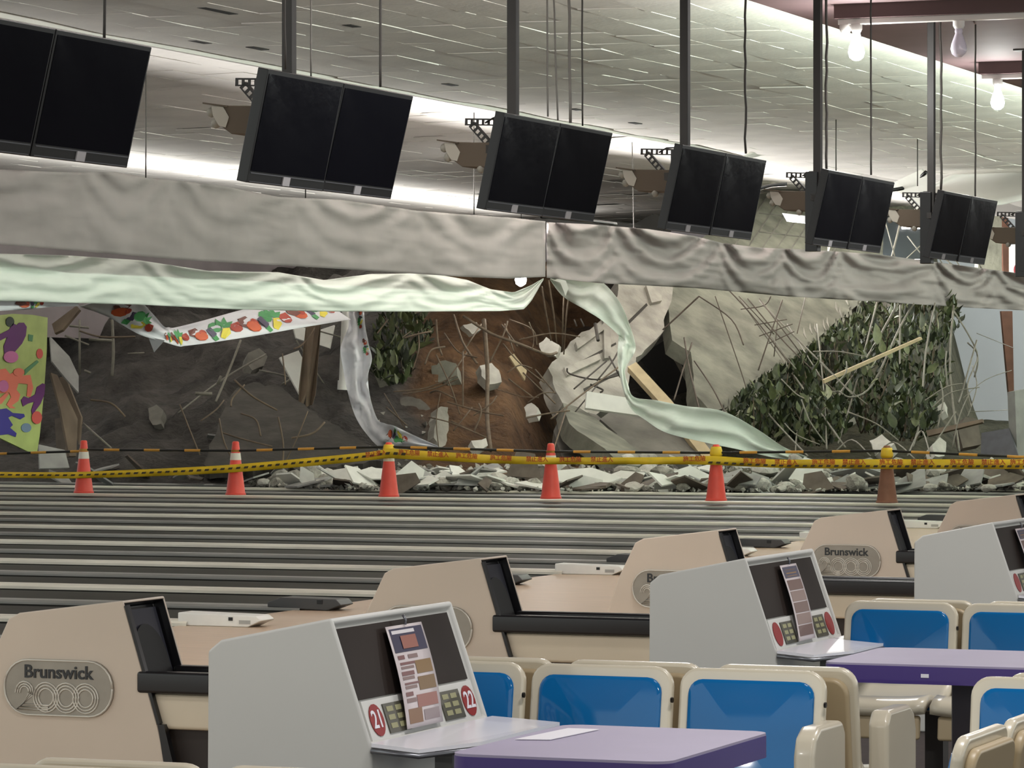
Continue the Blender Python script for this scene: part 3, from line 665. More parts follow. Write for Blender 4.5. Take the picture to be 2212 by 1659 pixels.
# boards that catch the eye in the photograph
for px, py, d, sc, rot, m, lb in ((1268,1048,52.2,.42,(1.25,.05,.35),M_board,'bright white square board standing right of the fourth cone'), (1435,1050,52.0,.38,(1.2,.1,.5),M_board,'bright white square board left of the fifth cone'),
        (1495,1028,53.0,.45,(1.0,.3,.4),M_board,'tilted white board just left of the fifth cone'), (1838,1046,52.2,.45,(1.0,.1,.2),M_boardg,'pale grey tilted board left of the brown cone'), (1760,1048,52.0,.55,(.9,-.2,.3),M_boardb,'dark brown tilted board between fifth and brown cones'),
        (1745,1025,53.5,.62,(1.1,.3,.2),M_board,'large white sheet at the foot of the mint ribbon'), (1960,1052,52.0,.42,(.5,.1,.4),M_board,'white board right beside the brown cone'), (886,1028,52.6,.5,(1.2,.6,.4),M_board,'white board leaning behind the third cone'),
        (868,1045,52.2,.45,(1.3,-.3,.3),M_boardb,'dark brown board right of the third cone'), (808,1025,53.0,.4,(.7,.2,.4),M_board,'white board left of the third cone'), (1130,1010,54.0,.6,(1.2,.1,.3),M_boardb,'wide brown board leaning left of the fourth cone'),
        (664,1035,53.4,.35,(1.35,1.2,.2),M_board,'narrow white board standing on end right of the second cone'), (1010,1046,52.4,.5,(.5,.1,.5),M_boardg,'long grey board lying left of the fourth cone'), (1640,1050,51.9,.55,(.8,.3,.6),M_boardg,'pale grey board right of the fifth cone')):
    p = P(px, py, d)
    inst('broken_board', boards[0 if sc < .5 else 3], m, p, rot, (sc, sc, 1), lb, 'board', None)
for px, d in ((2010, 51.2), (2135, 50.9), (1360, 52.2), (1345, 52.0), (1700, 52.5)):
    x, y, z = ground_pt(px, d)
    inst('rubble_stone', stones[px % 7], M_stonew, (x, y, z), (0, 0, px), .22, 'white plaster lump lying loose on the lane divider edge', 'rubble', 'plaster lumps on the divider edge')
# finer crumbs nobody could count
cr = MB()
for k in range(2600):
    px = rr.uniform(540, 2240); d = lin(EDGE, px) + 0.2 + abs(rr.gauss(0, 3.0 if px > 780 else .9)); x, y, z = ground_pt(px, d); s = rr.uniform(.012, .05)*(1 + .2*(d - 52))**.5
    M = Matrix.Translation((x, y, z + s*.4)) @ Matrix.Rotation(rr.uniform(0, 6), 4, Vector((rr.gauss(0,1), rr.gauss(0,1), rr.gauss(0,1)+.01)).normalized())
    cr.add([M @ Vector(p)*1 for p in ((s,0,0), (-s*.6,s*.8,0), (-s*.5,-s*.9,0), (0.1*s,0,s), (0,0.1*s,-s))], [(0,1,3),(1,2,3),(2,0,3),(1,0,4),(2,1,4),(0,2,4)], k % 3)
obj('rubble_crumbs', cr, [M_stone, M_stonew, M_concd], label='fine grey crumbs strewn along the foot of the slide', cat='rubble', kind='stuff')

# ------------------------------------------------------------------ foliage carried in by the slide
M_leaf = [mat('leaf_a', (62, 73, 42), 0.5, vary=.3, vscale=3), mat('leaf_b', (84, 92, 56), 0.5, vary=.25, vscale=3), mat('leaf_c', (40, 48, 30), 0.5, vary=.3, vscale=3), mat('leaf_d', (118, 124, 88), 0.5, vary=.2, vscale=3)]
LEAFV = [(0,0,0), (.2,.2,.05), (.27,.5,.08), (.16,.85,.04), (0,1.15,-.1), (-.16,.85,.04), (-.27,.5,.08), (-.2,.2,.05), (0,.5,-.02)]
LEAFF = [(0,1,8), (1,2,8), (2,3,8), (3,4,8), (4,5,8), (5,6,8), (6,7,8), (7,0,8)]
leaf_me = []
for m in M_leaf:
    me = bpy.data.meshes.new('leaf'); me.from_pydata(LEAFV, [], LEAFF); me.materials.append(m); me.shade_smooth(); leaf_me.append(me)
SHR = [(1640,905,61.5,60,75,'dark leafy shrub under the broken slab edge'), (1705,850,63,60,90,'leafy shrub below the toothed slab edge'), (1790,800,64.5,70,110,'broad leafy shrub in the middle of the foliage'),
       (1880,850,63.5,70,90,'shrub with large oval leaves left of the bare rods'), (1905,720,66.5,75,70,'shrub with big pale leaf under the banner'), (1985,790,65,60,95,'twiggy leafy shrub beside the far wall'),
       (2010,690,67,60,60,'dark leafy shrub at the top right under the banner'), (1760,910,61.5,70,55,'low dark shrub behind the fallen mint ribbon'), (1960,900,62,60,55,'low leafy shrub among rubble on the right'),
       (870,720,62,60,45,'dark ivy shrub right of the twisted fruit banner'), (850,790,61.5,45,45,'dim shrub below the ivy beside the hanging banner')]
SEDGE = [(1500, 920), (1560, 885), (1600, 846), (1660, 802), (1725, 764), (1800, 702), (1858, 657), (1880, 640)]
rl = random.Random(21)
for si, (cx, cy, d, rx, ry, lb) in enumerate(SHR):
    c = P(cx, cy, d); t = thing('leafy_shrub', lb, 'shrub', c - Vector((0, 0, ry*d/FPX)), 'shrubs in the slide')
    st = MB()
    for k in range(7):
        a = P(cx + rl.uniform(-.3, .3)*rx, cy + ry*.95, d + rl.uniform(-.3, .6)); b = P(cx + rl.uniform(-.8, .8)*rx, cy - ry*rl.uniform(.2, .9), d + rl.uniform(-.6, .6))
        mid = (a + b)/2 + Vector((rl.gauss(0, .1), rl.gauss(0, .1), rl.gauss(0, .1)))
        st.tube([a, mid, b], [.016, .012, .006], 5)
    obj('stem', st, M_root, t, smooth='all')
    def leafM(big):
        while True:
            u, v = rl.uniform(-1, 1), rl.uniform(-1, 1)
            if u*u + v*v < 1: break
        qx, qy = cx + u*rx*1.05, cy + v*ry*1.05
        if 1500 < qx < 1870: qy = max(qy, lin(SEDGE, qx) + (30 if big else 22))
        p = P(qx, qy, d + (rl.uniform(-.75, -.2) if big else rl.uniform(-.6, 1.3)))
        s = rl.uniform(.16, .30) if big else rl.uniform(.08, .2)
        return Matrix.Translation(p) @ Matrix.Rotation(rl.uniform(0, 6.3), 4, 'Z') @ Matrix.Rotation(rl.uniform(.4, 2.4), 4, 'X') @ Matrix.Rotation(rl.uniform(-.8, .8), 4, 'Y') @ Matrix.Scale(s, 4)
    for k in range(26):
        o = bpy.data.objects.new('leaf', leaf_me[rl.choice((0, 0, 1, 1, 2, 3))]); COL.objects.link(o); o.parent = t
        M = leafM(True); M.translation -= ORG[t.name]; o.matrix_local = M
    fo = MB()
    for k in range(420 if si < 9 else 200):
        M = leafM(False); fo.add([M @ Vector(v) for v in LEAFV], LEAFF, rl.choice((0, 0, 1, 2, 2)))
    obj('foliage', fo, M_leaf, t, kind='stuff', recalc=False)
o = bpy.data.objects.new('leaf', leaf_me[3]); COL.objects.link(o)
p = P(1895, 745, 63.2); o.matrix_world = Matrix.Translation(p) @ Matrix.Rotation(TH + 0.3, 4, 'Z') @ Matrix.Rotation(1.45, 4, 'X') @ Matrix.Scale(.34, 4)
props(o, 'single large round pale leaf hanging in the foliage', 'leaf')

# ------------------------------------------------------------------ banners
M_drape = mat('drape_grey', (154, 146, 144), 0.85, vary=.10, vscale=0.8, rgb2=None)
M_mint = mat('banner_mint', (230, 239, 228), 0.8, vary=.03, vscale=1.5)
M_fruitw = mat('banner_white', (232, 234, 238), 0.6)
FR = [mat('print_red', (172, 62, 44), .6), mat('print_orange', (206, 92, 48), .6), mat('print_green', (70, 150, 86), .6), mat('print_yellow', (226, 212, 70), .6), mat('print_violet', (74, 66, 92), .6), mat('print_brown', (112, 62, 52), .6)]
def drape(name, top, bot, X, px0, px1, pins, amp, m, label, nu=150, nv=26, seed=0):
    rows = []
    for j in range(nv + 1):
        v = j/nv; row = []
        for i in range(nu + 1):
            px = px0 + (px1 - px0)*i/nu
            py = lin(top, px)*(1 - v) + lin(bot, px)*v
            k = 0
            while k < len(pins) - 2 and px > pins[k+1]: k += 1
            s = (px - pins[k])/(pins[k+1] - pins[k]); s = max(0, min(1, s)); sw = 4*s*(1 - s)
            wob = fbm(px*0.006 + seed, v*1.2, 3)
            f = amp*sw**.6*math.sin(2*math.pi*(2.3*(v - 0.55*sw) + 0.5*wob + k*0.37)) * math.exp(-1.6*v)
            f += amp*1.1*math.exp(-((s-.5)/.5)**2)*0 + amp*0.8*fbm(px*0.004 + seed, v*2.2, 8) + amp*0.12*fbm(px*0.012 + seed, v*6 + px*0.004, 5)
            row.append(P(px, py, X=(X(px) if callable(X) else X) + f))
        rows.append(row)
    return obj(name, MB().grid(rows), m, smooth='all', label=label, cat='banner', solid=0.004, recalc=False)
GT1 = [(-60,360),(0,366),(130,372),(250,372),(330,385),(400,392),(470,400),(600,425),(740,432),(900,455),(1000,463),(1100,470),(1178,478)]
GB1 = [(-60,524),(0,528),(200,545),(400,562),(600,573),(800,585),(1000,598),(1100,602),(1178,598)]
drape('sagging_drape', GT1, GB1, -20.0, -60, 1178, [-160, 175, 360, 640, 900, 1178], .045, M_drape, 'long grey cloth drape strung across the hall, left length', 170)
GT2 = [(1181,480),(1280,485),(1400,495),(1500,510),(1560,525),(1640,535),(1760,540),(1900,550),(2050,570),(2212,592),(2260,598)]
GB2 = [(1181,600),(1300,612),(1500,622),(1700,640),(1900,652),(2100,665),(2260,673)]
drape('sagging_drape', GT2, GB2, lambda px: -20.0 + 3.8*(px - 1181)/1069, 1181, 2250, [1181, 1330, 1555, 1690, 1815, 2020, 2150, 2300], .10, M_drape, 'long grey cloth drape strung across the hall, right length', 200, seed=9)
MT = [(-60,543),(0,548),(150,552),(300,562),(450,585),(600,588),(700,605),(800,592),(930,590),(1010,605),(1060,625),(1110,632),(1150,615),(1174,601)]
MBt = [(-60,650),(0,650),(300,658),(500,668),(700,673),(900,673),(1080,672),(1132,668),(1148,650),(1174,604)]
drape('torn_banner', MT, MBt, -21.0, -60, 1174, [-120, 300, 640, 880, 1060, 1200], .06, M_mint, 'mint white banner stretched below the grey drape, torn at its right end', 200, seed=4)

def strip_surface(secs, n, nv, amp, seed=0, X=None):
    """secs: (ax, ay, bx, by, d). returns rows of points and S(u, v)"""
    ss = cat_rom(secs, n); rows = []
    for j in range(nv + 1):
        v = j/nv; row = []
        for i, (ax, ay, bx, by, d) in enumerate(ss):
            f = amp*(math.sin(2*math.pi*(1.7*v + .6*fbm(i*0.08 + seed, 1.0))) * .6 + fbm(i*0.10 + seed, v*2.5, 2))
            row.append(P(ax + (bx - ax)*v, ay + (by - ay)*v, d + f))
        rows.append(row)
    return rows
def surf(rows, u, v):
    nv = len(rows) - 1; nu = len(rows[0]) - 1
    u = max(0, min(.9999, u))*nu; v = max(0, min(.9999, v))*nv; i, j = int(u), int(v); a, b = u - i, v - j
    p = (rows[j][i]*(1-a) + rows[j][i+1]*a)*(1-b) + (rows[j+1][i]*(1-a) + rows[j+1][i+1]*a)*b
    return p + (CP - p).normalized()*0.025
def clampv(v): return max(0.02, min(0.97, v))
def fruits(rows, parent, u0, v0, du, dv, flip=1):
    """one printed bunch of fruit following the cloth"""
    mb = MB()
    def patch(pts, mi):
        mb.add([surf(rows, u0 + x*du, clampv(v0 + y*dv*flip)) for x, y in pts], [tuple(range(len(pts)))], mi)
    def ell(cx, cy, rx, ry, mi, n=9, star=0):
        patch([(cx + rx*(1 + (star if i % 2 else 0))*math.cos(2*math.pi*i/n), cy + ry*(1 + (star if i % 2 else 0))*math.sin(2*math.pi*i/n)) for i in range(n)], mi)
    patch([(-.95, -.45), (-.6, -.55), (-.45, .1), (-.75, .35), (-1.0, 0)], 5)
    ell(-.55, .25, .26, .42, 1); ell(-.42, .0, .14, .3, 0)
    patch([(-.25, -.2), (-.02, -.35), (.05, .3), (-.15, .55)], 4)
    ell(.12, -.25, .24, .42, 2)
    patch([(.32, -.9), (.42, -.5), (.62, -.85), (.6, -.4), (.8, -.4), (.62, -.05), (.4, -.05), (.22, -.45)], 2)
    patch([(.36, -.05), (.58, .0), (.5, .45), (.2, .8), (.1, .6)], 3)
    ell(.78, .1, .2, .36, 0); patch([(.65, -.2), (.95, -.3), (.98, .1), (.85, .4)], 0)
    patch([(-.2, .5), (.0, .35), (.02, .75), (-.15, .95)], 2)
    return obj('fruit_print', mb, FR, parent, recalc=False)
def ribbon(name, secs, n, nv, amp, m, label, seed=0, parent=None):
    rows = strip_surface(secs, n, nv, amp, seed)
    if parent: return obj(name, MB().grid(rows), m, parent, smooth='all', solid=.004, recalc=False), rows
    return obj(name, MB().grid(rows), m, smooth='all', label=label, cat='banner', solid=.004, recalc=False), rows
DX = lambda px, X: X / ray(px, 0).x
b1, r1 = ribbon('fruit_banner', [(-40,640,-40,674,DX(-40,-21.2)),(60,640,60,668,DX(60,-21.2)),(110,640,110,663,DX(110,-21.2)),(168,645,170,661,DX(168,-21.2))], 24, 5, .05, M_fruitw, 'edge of white fruit-printed banner peeking out at the far left')
fruits(r1, b1, .40, .55, .16, .5)
b2, r2 = ribbon('fruit_banner', [(250,640,172,662,47.5),(300,650,232,684,48.2),(330,678,300,722,48.8),(354,705,352,738,49.2),(364,707,386,748,49.4),(380,707,402,747,49.6),(440,692,470,738,50.2),(520,670,560,724,51.2),(600,655,650,708,52.2),(700,650,757,690,53.5)], 90, 8, .05, M_fruitw, 'white banner printed with fruit bunches hanging in a V below the mint banner', 3)
for u0, du in ((.17, .095), (.51, .082), (.675, .08), (.82, .07)): fruits(r2, b2, u0, .52, du, .52)
fruits(r2, b2, .385, .55, .04, .4); fruits(r2, b2, .94, .42, .05, .4)
obj('folded_corner', MB().add([P(320,727,49), P(356,735,49.1), P(333,761,49.3), P(326,742,49.2)], [(0,1,2,3)]), M_fruitw, b2, solid=.004)
b3, r3 = ribbon('fruit_banner', [(752,660,786,660,59.5),(753,705,788,700,59.4),(736,750,796,742,59.3),(741,795,803,776,59.2),(752,850,795,812,59),(768,900,800,860,58.6),(790,935,815,905,58),(820,966,832,915,57.4),(850,969,856,922,57),(895,969,895,941,56.6),(945,969,947,964,56.2)], 80, 8, .22, M_fruitw, 'torn white fruit banner twisting down to the rubble behind the third cone', 6)
fruits(r3, b3, .07, .72, .05, .22); fruits(r3, b3, .22, .86, .05, .13); fruits(r3, b3, .80, .55, .07, .40)
b4, r4 = ribbon('torn_banner', [(1188,604,1190,600,59.6),(1216,640,1250,602,59.8),(1262,668,1297,607,60),(1300,692,1340,655,60.2),(1334,722,1366,720,60.3),(1336,730,1373,752,60.3),(1334,765,1366,770,60.1),(1337,800,1350,800,60),(1346,842,1357,832,59.8),(1363,882,1370,858,59.6),(1395,908,1420,865,59.4),(1440,935,1480,877,59.2),(1520,955,1560,888,59.2),(1600,972,1632,925,59.3),(1660,986,1692,965,59.4),(1705,993,1744,987,59.4)], 110, 10, .12, M_mint, 'torn mint ribbon falling from the drape across the slabs to the floor', 8)
obj('torn_tip', MB().grid([[P(1195,606,59.5), P(1210,610,59.5), P(1222,640,59.5)], [P(1205,602,59.5), P(1222,606,59.5), P(1228,622,59.5)]]), M_mint, b4, solid=.004, recalc=False)

# ------------------------------------------------------------------ painted board at the far left
MX = -27.6
t = thing('painted_board', 'lime green board painted with purple, salmon and blue dancing figures', 'board', P(40, 978, X=MX))
def onb(pts, off=0.0): return [P(x, y, X=MX + off) for x, y in pts]
obj('panel', MB().prism(onb([(-40,686),(0,681),(30,678),(70,680),(103,686),(101,760),(95,850),(86,940),(80,979),(60,975),(0,946),(-40,930)]), (-.04, 0, 0)), mat('paint_lime', (172, 190, 112), .6, vary=.12, vscale=2), t)
PC = {'p': mat('paint_purple', (96, 34, 104), .6), 's': mat('paint_salmon', (228, 124, 98), .6), 'b': mat('paint_blue', (54, 48, 138), .6), 'k': mat('paint_pink', (196, 110, 160), .6), 'r': mat('paint_coral', (206, 88, 78), .6), 'g': mat('paint_green', (84, 140, 96), .6), 'd': mat('paint_dark', (40, 52, 36), .6), 'y': mat('paint_steel', (110, 134, 158), .6)}
def paint(nm, pts, c, off=.012): obj(nm, MB().prism(onb(pts, off), (-.006, 0, 0)), PC[c], t)
def disc(cx, cy, rx, ry, n=14): return [(cx + rx*math.cos(2*math.pi*i/n), cy + ry*math.sin(2*math.pi*i/n)) for i in range(n)]
paint('painted_figure', [(-40,735),(0,722),(20,712),(28,698),(36,702),(42,697),(52,697),(58,706),(56,725),(48,742),(34,758),(20,770),(10,764),(8,748),(16,728),(0,736),(-40,755)], 'p')
paint('painted_head', disc(24, 771, 16, 13), 'k', .02)
paint('painted_ball', disc(22, 695, 9, 11), 'd')
paint('painted_figure', [(-40,798),(0,798),(12,796),(22,808),(30,804),(36,812),(66,810),(72,838),(66,858),(58,856),(60,830),(40,828),(36,842),(44,852),(40,866),(26,876),(34,882),(22,882),(14,874),(24,858),(20,848),(0,850),(-40,850)], 's')
paint('painted_head', disc(41, 804, 12, 9), 's', .02)
paint('painted_arm', [(-40,858),(0,860),(14,848),(20,850),(4,872),(-40,885)], 's', .016)
paint('painted_ball', disc(8, 834, 11, 13), 'k', .024)
paint('painted_figure', [(-40,885),(0,884),(14,882),(28,892),(52,894),(54,900),(44,906),(26,898),(18,902),(28,918),(22,924),(36,936),(34,944),(18,938),(0,940),(-40,925)], 'b')
paint('painted_ball', disc(57, 924, 11, 10), 'y')
paint('painted_figure', [(92,828),(98,830),(96,852),(88,872),(76,888),(70,896),(68,886),(74,868),(60,872),(50,878),(46,864),(52,856),(62,860),(76,852),(80,836)], 'p')
paint('painted_head', disc(80, 902, 11, 14), 'r', .02)
paint('painted_ball', disc(86, 764, 7, 11), 'r')
paint('painted_stroke', [(54,798),(80,778),(84,782),(62,802),(54,810)], 'g')
paint('painted_stroke', [(62,722),(72,724),(70,738),(62,736)], 'g')

# ------------------------------------------------------------------ cones, bars and warning tape
M_cone = mat('cone_red', (232, 78, 62), .45, vary=.06, vscale=5)
M_coneb = mat('cone_brown', (140, 94, 72), .6, vary=.12, vscale=6)
M_refl = mat('cone_band', (228, 220, 206), .4)
M_barb = mat('bar_black', (30, 29, 28), .45); M_bary = mat('bar_yellow', (206, 150, 62), .5)
M_tape = mat('tape_yellow', (234, 194, 44), .4, vary=.08, vscale=5)
M_tred = mat('tape_red_ink', (186, 72, 28), .5); M_tblk = mat('tape_black_ink', (60, 44, 16), .5)
CY = 44.8
CONES = [(181, 1075), (509, 1076), (840, 1080), (1190, 1085), (1547, 1090), (1916, 1097)]
ORDN = ['first', 'second', 'third', 'fourth', 'fifth', 'sixth']
cpos = []
def rz(z): return 0.134 - (0.134 - 0.052)*(z/0.66)
for i, (px, py) in enumerate(CONES):
    p = P(px, py, Y=CY); p.z = 0.05; cpos.append(p)
    t = thing('traffic_cone', ('brown faded traffic cone, rightmost of the row' if i == 5 else 'red traffic cone with white band, %s from the left in the row' % ORDN[i]), 'cone', p, 'traffic cones before the slide')
    m = M_coneb if i == 5 else M_cone
    body = MB().lathe([(0.142, 0), (0.142, 0.02), (0.134, 0.025)] + [(rz(.06*k), .06*k) for k in range(1, 12)] + [(0.05, 0.675), (0.046, 0.70)], p, 18)
    obj('body', body, m, t, smooth=True)
    obj('reflective_band', MB().lathe([(rz(.475) + .003, .475), (rz(.57) + .003, .57)], p, 18), M_coneb if i == 5 else M_refl, t, smooth=True)
    obj('tip', MB().lathe([(0.05, .70), (0.04, .725), (0.025, .73)], p, 14), m, t, smooth=True)
def bar(a, b, label):
    t = thing('barrier_bar', label, 'bar', (a + b)/2, 'black and yellow barrier bars')
    obj('rod', MB().tube([a, b], .017, 8), M_barb, t, smooth=True)
    L = (b - a).length; u = (b - a)/L; k = 0.32
    while k < L - .2:
        obj('yellow_sleeve', MB().tube([a + u*k, a + u*(k + .24)], .0185, 8), M_bary, t, smooth=True); k += .62
    for e in (a, b): obj('end_ring', MB().lathe([(.056, -.014), (.064, -.014), (.064, .014), (.056, .014)], (e.x, e.y, e.z), 12), M_bary, t, smooth=True)
tops = [Vector((p.x, p.y, 0.05 + zz)) for p, zz in zip(cpos, (.60, .60, .67, .62, .62, .66))]
left = P(-60, 982, Y=CY)
for i in range(5): bar(tops[i] + Vector((0, -.0, 0)), tops[i+1], 'black and yellow striped bar joining the %s and %s cones' % (ORDN[i], ORDN[i+1]))
bar(left, tops[0] - Vector((0, 0, .02)), 'black and yellow striped bar running off left from the first cone')
bar(tops[5] - Vector((0, 0, .0)), P(2290, 991, Y=CY), 'black and yellow striped bar running off right from the brown cone')
TT = [(-60,1019,1031),(100,1020,1033),(180,1019,1033),(350,1012,1028),(510,1003,1020),(700,986,1004),(800,976,994),(838,969,990),(862,970,991),(920,974,994),(1000,979,998),(1100,985,1002),(1190,988,1003),(1260,988,1003),(1350,988,1003),(1450,987,1003),(1530,985,1004),(1560,986,1005),(1620,990,1008),(1700,993,1011),(1800,992,1012),(1920,992,1013),(2050,992,1013),(2270,992,1013)]
tt = thing('caution_tape', 'yellow caution tape with red lettering strung along the cones', 'tape', P(1106, 1010, Y=CY - .17))
NT = 240; tsec = cat_rom(TT, NT)
rows = [[], [], []]
def tape_off(px): return -.16 + .02*math.sin(px*.013) 
for (px, a, b) in tsec:
    for j, w in enumerate((0, .5, 1)):
        rows[j].append(P(px, a + (b - a)*w, Y=CY + tape_off(px) + .012*math.sin(px*.05 + j*1.4)))
obj('tape_band', MB().grid(rows), M_tape, tt, smooth='all', solid=.002, recalc=False)
def tz(px):
    for i in range(len(tsec) - 1):
        if tsec[i+1][0] >= px:
            s = (px - tsec[i][0])/(tsec[i+1][0] - tsec[i][0]); return [tsec[i][k] + (tsec[i+1][k] - tsec[i][k])*s for k in (1, 2)]
    return tsec[-1][1:]
dash = MB(); k = -50
while k < 2260:
    a, b = tz(k); a2, b2 = tz(k + 9); lo = .62 if k > 880 else .35; hi = .84 if k > 880 else .62
    pts = [(k, a + (b-a)*lo), (k+9, a2 + (b2-a2)*lo), (k+7, a2 + (b2-a2)*hi), (k-2, a + (b-a)*hi)]
    if not (880 < k < 1530): dash.add([P(x, y, Y=CY + tape_off(x) - .03) for x, y in pts], [(0, 1, 2, 3)])
    k += 17
obj('dash_print', dash, M_tblk, tt, recalc=False, kind='stuff')
TXT = [(884, '施工危險'), (946, '禁止進入'), (1008, '施工危險'), (1082, '施工危險'), (1160, '禁止進入'), (1232, '施工危險'), (1300, '禁止進入'), (1630, '施工危險'), (1698, '禁止進入'), (1779, '施工危險'), (1845, '禁止進入'), (1925, '施工危險'), (1993, '禁止進入'), (2078, '施工危險'), (2146, '禁止進入'), (2208, '施工危險'), (1500, '施工危險'), (812, '禁止進入')]
CH = {}
for px, s in TXT:
    if s not in CH: CH[s] = text_mb(s, .078, .0008, bold=.0012)
    a, b = tz(px); a1, b1_ = tz(px - 20); a2, b2_ = tz(px + 20)
    c = P(px, a + (b - a)*.33, Y=CY + tape_off(px) - .03); e0 = P(px - 20, a1 + (b1_ - a1)*.33, Y=CY + tape_off(px) - .03); e1 = P(px + 20, a2 + (b2_ - a2)*.33, Y=CY + tape_off(px) - .03)
    ux = (e1 - e0).normalized(); M = frame(c, ux, Vector((0, 0, 1)) - ux*ux.z)
    mb = MB(); mb.v = [M @ v for v in CH[s].v]; mb.f = CH[s].f; mb.m = CH[s].m
    obj('tape_lettering', mb, M_tred, tt, recalc=False)
for i in (2, 4, 5):
    p = cpos[i]
    obj('tape_wrap', MB().lathe([(.072, .57), (.085, .60), (.078, .66), (.066, .70)], p, 12), M_tape, tt, smooth='all')

# ------------------------------------------------------------------ twin televisions hung over the approach
M_case = mat('tv_case', (18, 18, 20), .35)
M_scr = mat('tv_screen', (12, 13, 20), .12, spec=.28, bump=.25, bscale=2.2)
M_trim = mat('tv_trim', (120, 122, 128), .3, metal=.6)
M_stick = mat('tv_sticker', (168, 168, 172), .5)
M_iron = mat('pole_iron', (50, 48, 46), .5, vary=.08)
M_brown = mat('housing_brown', (98, 88, 76), .6, spec=.2)
M_pale = mat('housing_end', (176, 172, 160), .5)
M_wire = mat('hanging_wire', (70, 66, 62), .6); M_wireg = mat('hanging_wire_grey', (128, 124, 118), .6)
TW, TVH = 0.935, 0.585
tvp = thing('television', 'television', 'television')
obj('case', MB().box((-.06, 0, -TVH), (0, TW, 0)).box((-.10, .2, -.5), (-.06, TW-.2, -.12)), M_case, tvp, bevel=.004)
obj('screen', MB().box((-.004, .018, -TVH+.062), (.003, TW-.018, -.022)), M_scr, tvp)
obj('lower_trim', MB().box((-.002, .02, -TVH+.050), (.005, TW-.02, -TVH+.055)), M_trim, tvp)
obj('lower_trim', MB().box((-.002, .02, -TVH+.006), (.004, TW-.02, -TVH+.010)), M_trim, tvp)
obj('sticker', MB().box((-.002, TW*.44, -TVH+.006), (.006, TW*.53, -TVH+.052)), M_stick, tvp)
TILT = math.radians(12.8)
PAIRS = [(15.42 - 2*TW, 3.155), (16.716, 3.155), (19.967, 3.16), (23.227, 3.17), (26.67, 3.19), (30.116, 3.20), (33.55, 3.18)]
POLEY = [14.3, 17.5, 20.74, 24.01, 27.22, 30.63, 34.1]
NTH = ['nearest pair, cut by the left edge', 'second pair from the left', 'third pair from the left', 'fourth pair from the left', 'fifth pair from the left', 'sixth pair from the left', 'farthest pair, at the right edge']
lhp = thing('lamp_housing', 'lamp housing', 'lamp housing')
hexp = [(-.44, -.13), (-.40, -.125), (-.06, -.125), (0, -.11), (0, -.27), (-.34, -.285), (-.40, -.25), (-.45, -.18)]
obj('housing', MB().prism([(x, -.11, z) for x, z in ((-.40, -.115), (0, -.13), (0, -.285), (-.34, -.27), (-.41, -.22))], (0, .22, 0)), M_brown, lhp, bevel=.006)
obj('end_plate', MB().prism([(x, -.116, z) for x, z in ((-.455, -.12), (-.385, -.125), (-.35, -.18), (-.37, -.235), (-.41, -.225), (-.445, -.17))], (0, .012, 0)), M_pale, lhp)
obj('flap', MB().prism([(x, -.13, z) for x, z in ((-.50, -.098), (-.36, -.118), (-.36, -.126), (-.50, -.106))], (0, .26, 0)), M_brown, lhp)
for zz, xx in ((-.15, -.465), (-.21, -.44), (-.285, -.22)):
    obj('bulb', MB().lathe([(.004, -.028), (.02, -.02), (.028, 0), (.02, .02), (.004, .028)], (xx, -.09, zz), 10), mat('bulb_glass', (150, 148, 138), .3, spec=.3), lhp, smooth='all')
def perforated(a, b, w):
    a, b = Vector(a), Vector(b); u = (b - a).normalized(); n = u.cross(Vector((0, 1, 0))).normalized()*w; mb = MB(); L = (b - a).length; k = 0; st = w*1.1
    for s in (-1, 1): mb.prism([a + n*s*.5 - n*.12, b + n*s*.5 - n*.12, b + n*s*.5 + n*.12, a + n*s*.5 + n*.12], (0, .004, 0))
    while k < L:
        mb.prism([a + u*k - n*.5, a + u*(k + st*.45) - n*.5, a + u*(k + st*.45) + n*.5, a + u*k + n*.5], (0, .004, 0)); k += st
    mb.prism([a + n*.6, b + n*.6, b + n*.6 + Vector((0, .035, 0)), a + n*.6 + Vector((0, .035, 0))], n*.08)
    return mb
for a, b in (((-.34, -.06, .01), (.05, -.06, -.005)), ((-.30, -.06, -.005), (-.13, -.06, -.19)), ((.0, -.06, -.03), (-.12, -.06, -.16))):
    obj('bracket_arm', perforated(a, b, .034), M_iron, lhp)
obj('cable_loop', MB().tube([(-.2, -.07, .0), (-.14, -.08, .03), (-.06, -.08, .03), (0, -.07, -.01), (-.03, -.08, -.08)], .006, 6), M_black, lhp, smooth='all')
for i, (y0, z0) in enumerate(PAIRS):
    for j in (0, 1):
        if i == 0 and j == 0: lb = 'black television cut off at the left picture edge'
        else: lb = 'black television, %s half of the %s' % (('left', 'right')[j], NTH[i])
        c = place(tvp, (-7.9, y0 + j*(TW + .008), z0), 0, lb, 'hanging televisions'); c.rotation_euler = (0, TILT + (random.uniform(-.015, .015)), 0)
    h = place(lhp, (-8.17, y0 + TW, z0 + .01), 0, 'brown lamp housing behind the %s of televisions' % NTH[i], 'lamp housings behind the televisions')
    yp = POLEY[i]
    t = thing('television_pole', 'dark square steel pole holding the %s of televisions' % NTH[i], 'pole', (-8.15, yp, z0 - .45), 'television poles')
    obj('pole', MB().box((-8.18, yp - .03, z0 - .5), (-8.12, yp + .03, 4.75)), M_iron, t, bevel=.004)
    obj('rail', MB().box((-8.12, y0 + .25, z0 - .22), (-8.08, y0 + 2*TW - .25, z0 - .17)), M_iron, t)
    for s in (.45, TW + .45): obj('mount_plate', MB().box((-8.10, y0 + s - .04, z0 - .42), (-8.03, y0 + s + .04, z0 - .1)), M_iron, t)
    obj('mount_post', MB().box((-8.24, yp - .05, z0 - (.46 if i < 4 else .6)), (-8.14, yp + .05, z0 + .02)), M_black, t, bevel=.006)
    obj('ceiling_plate', MB().box((-8.25, yp - .09, 4.735), (-8.05, yp + .09, 4.75)), M_iron, t)
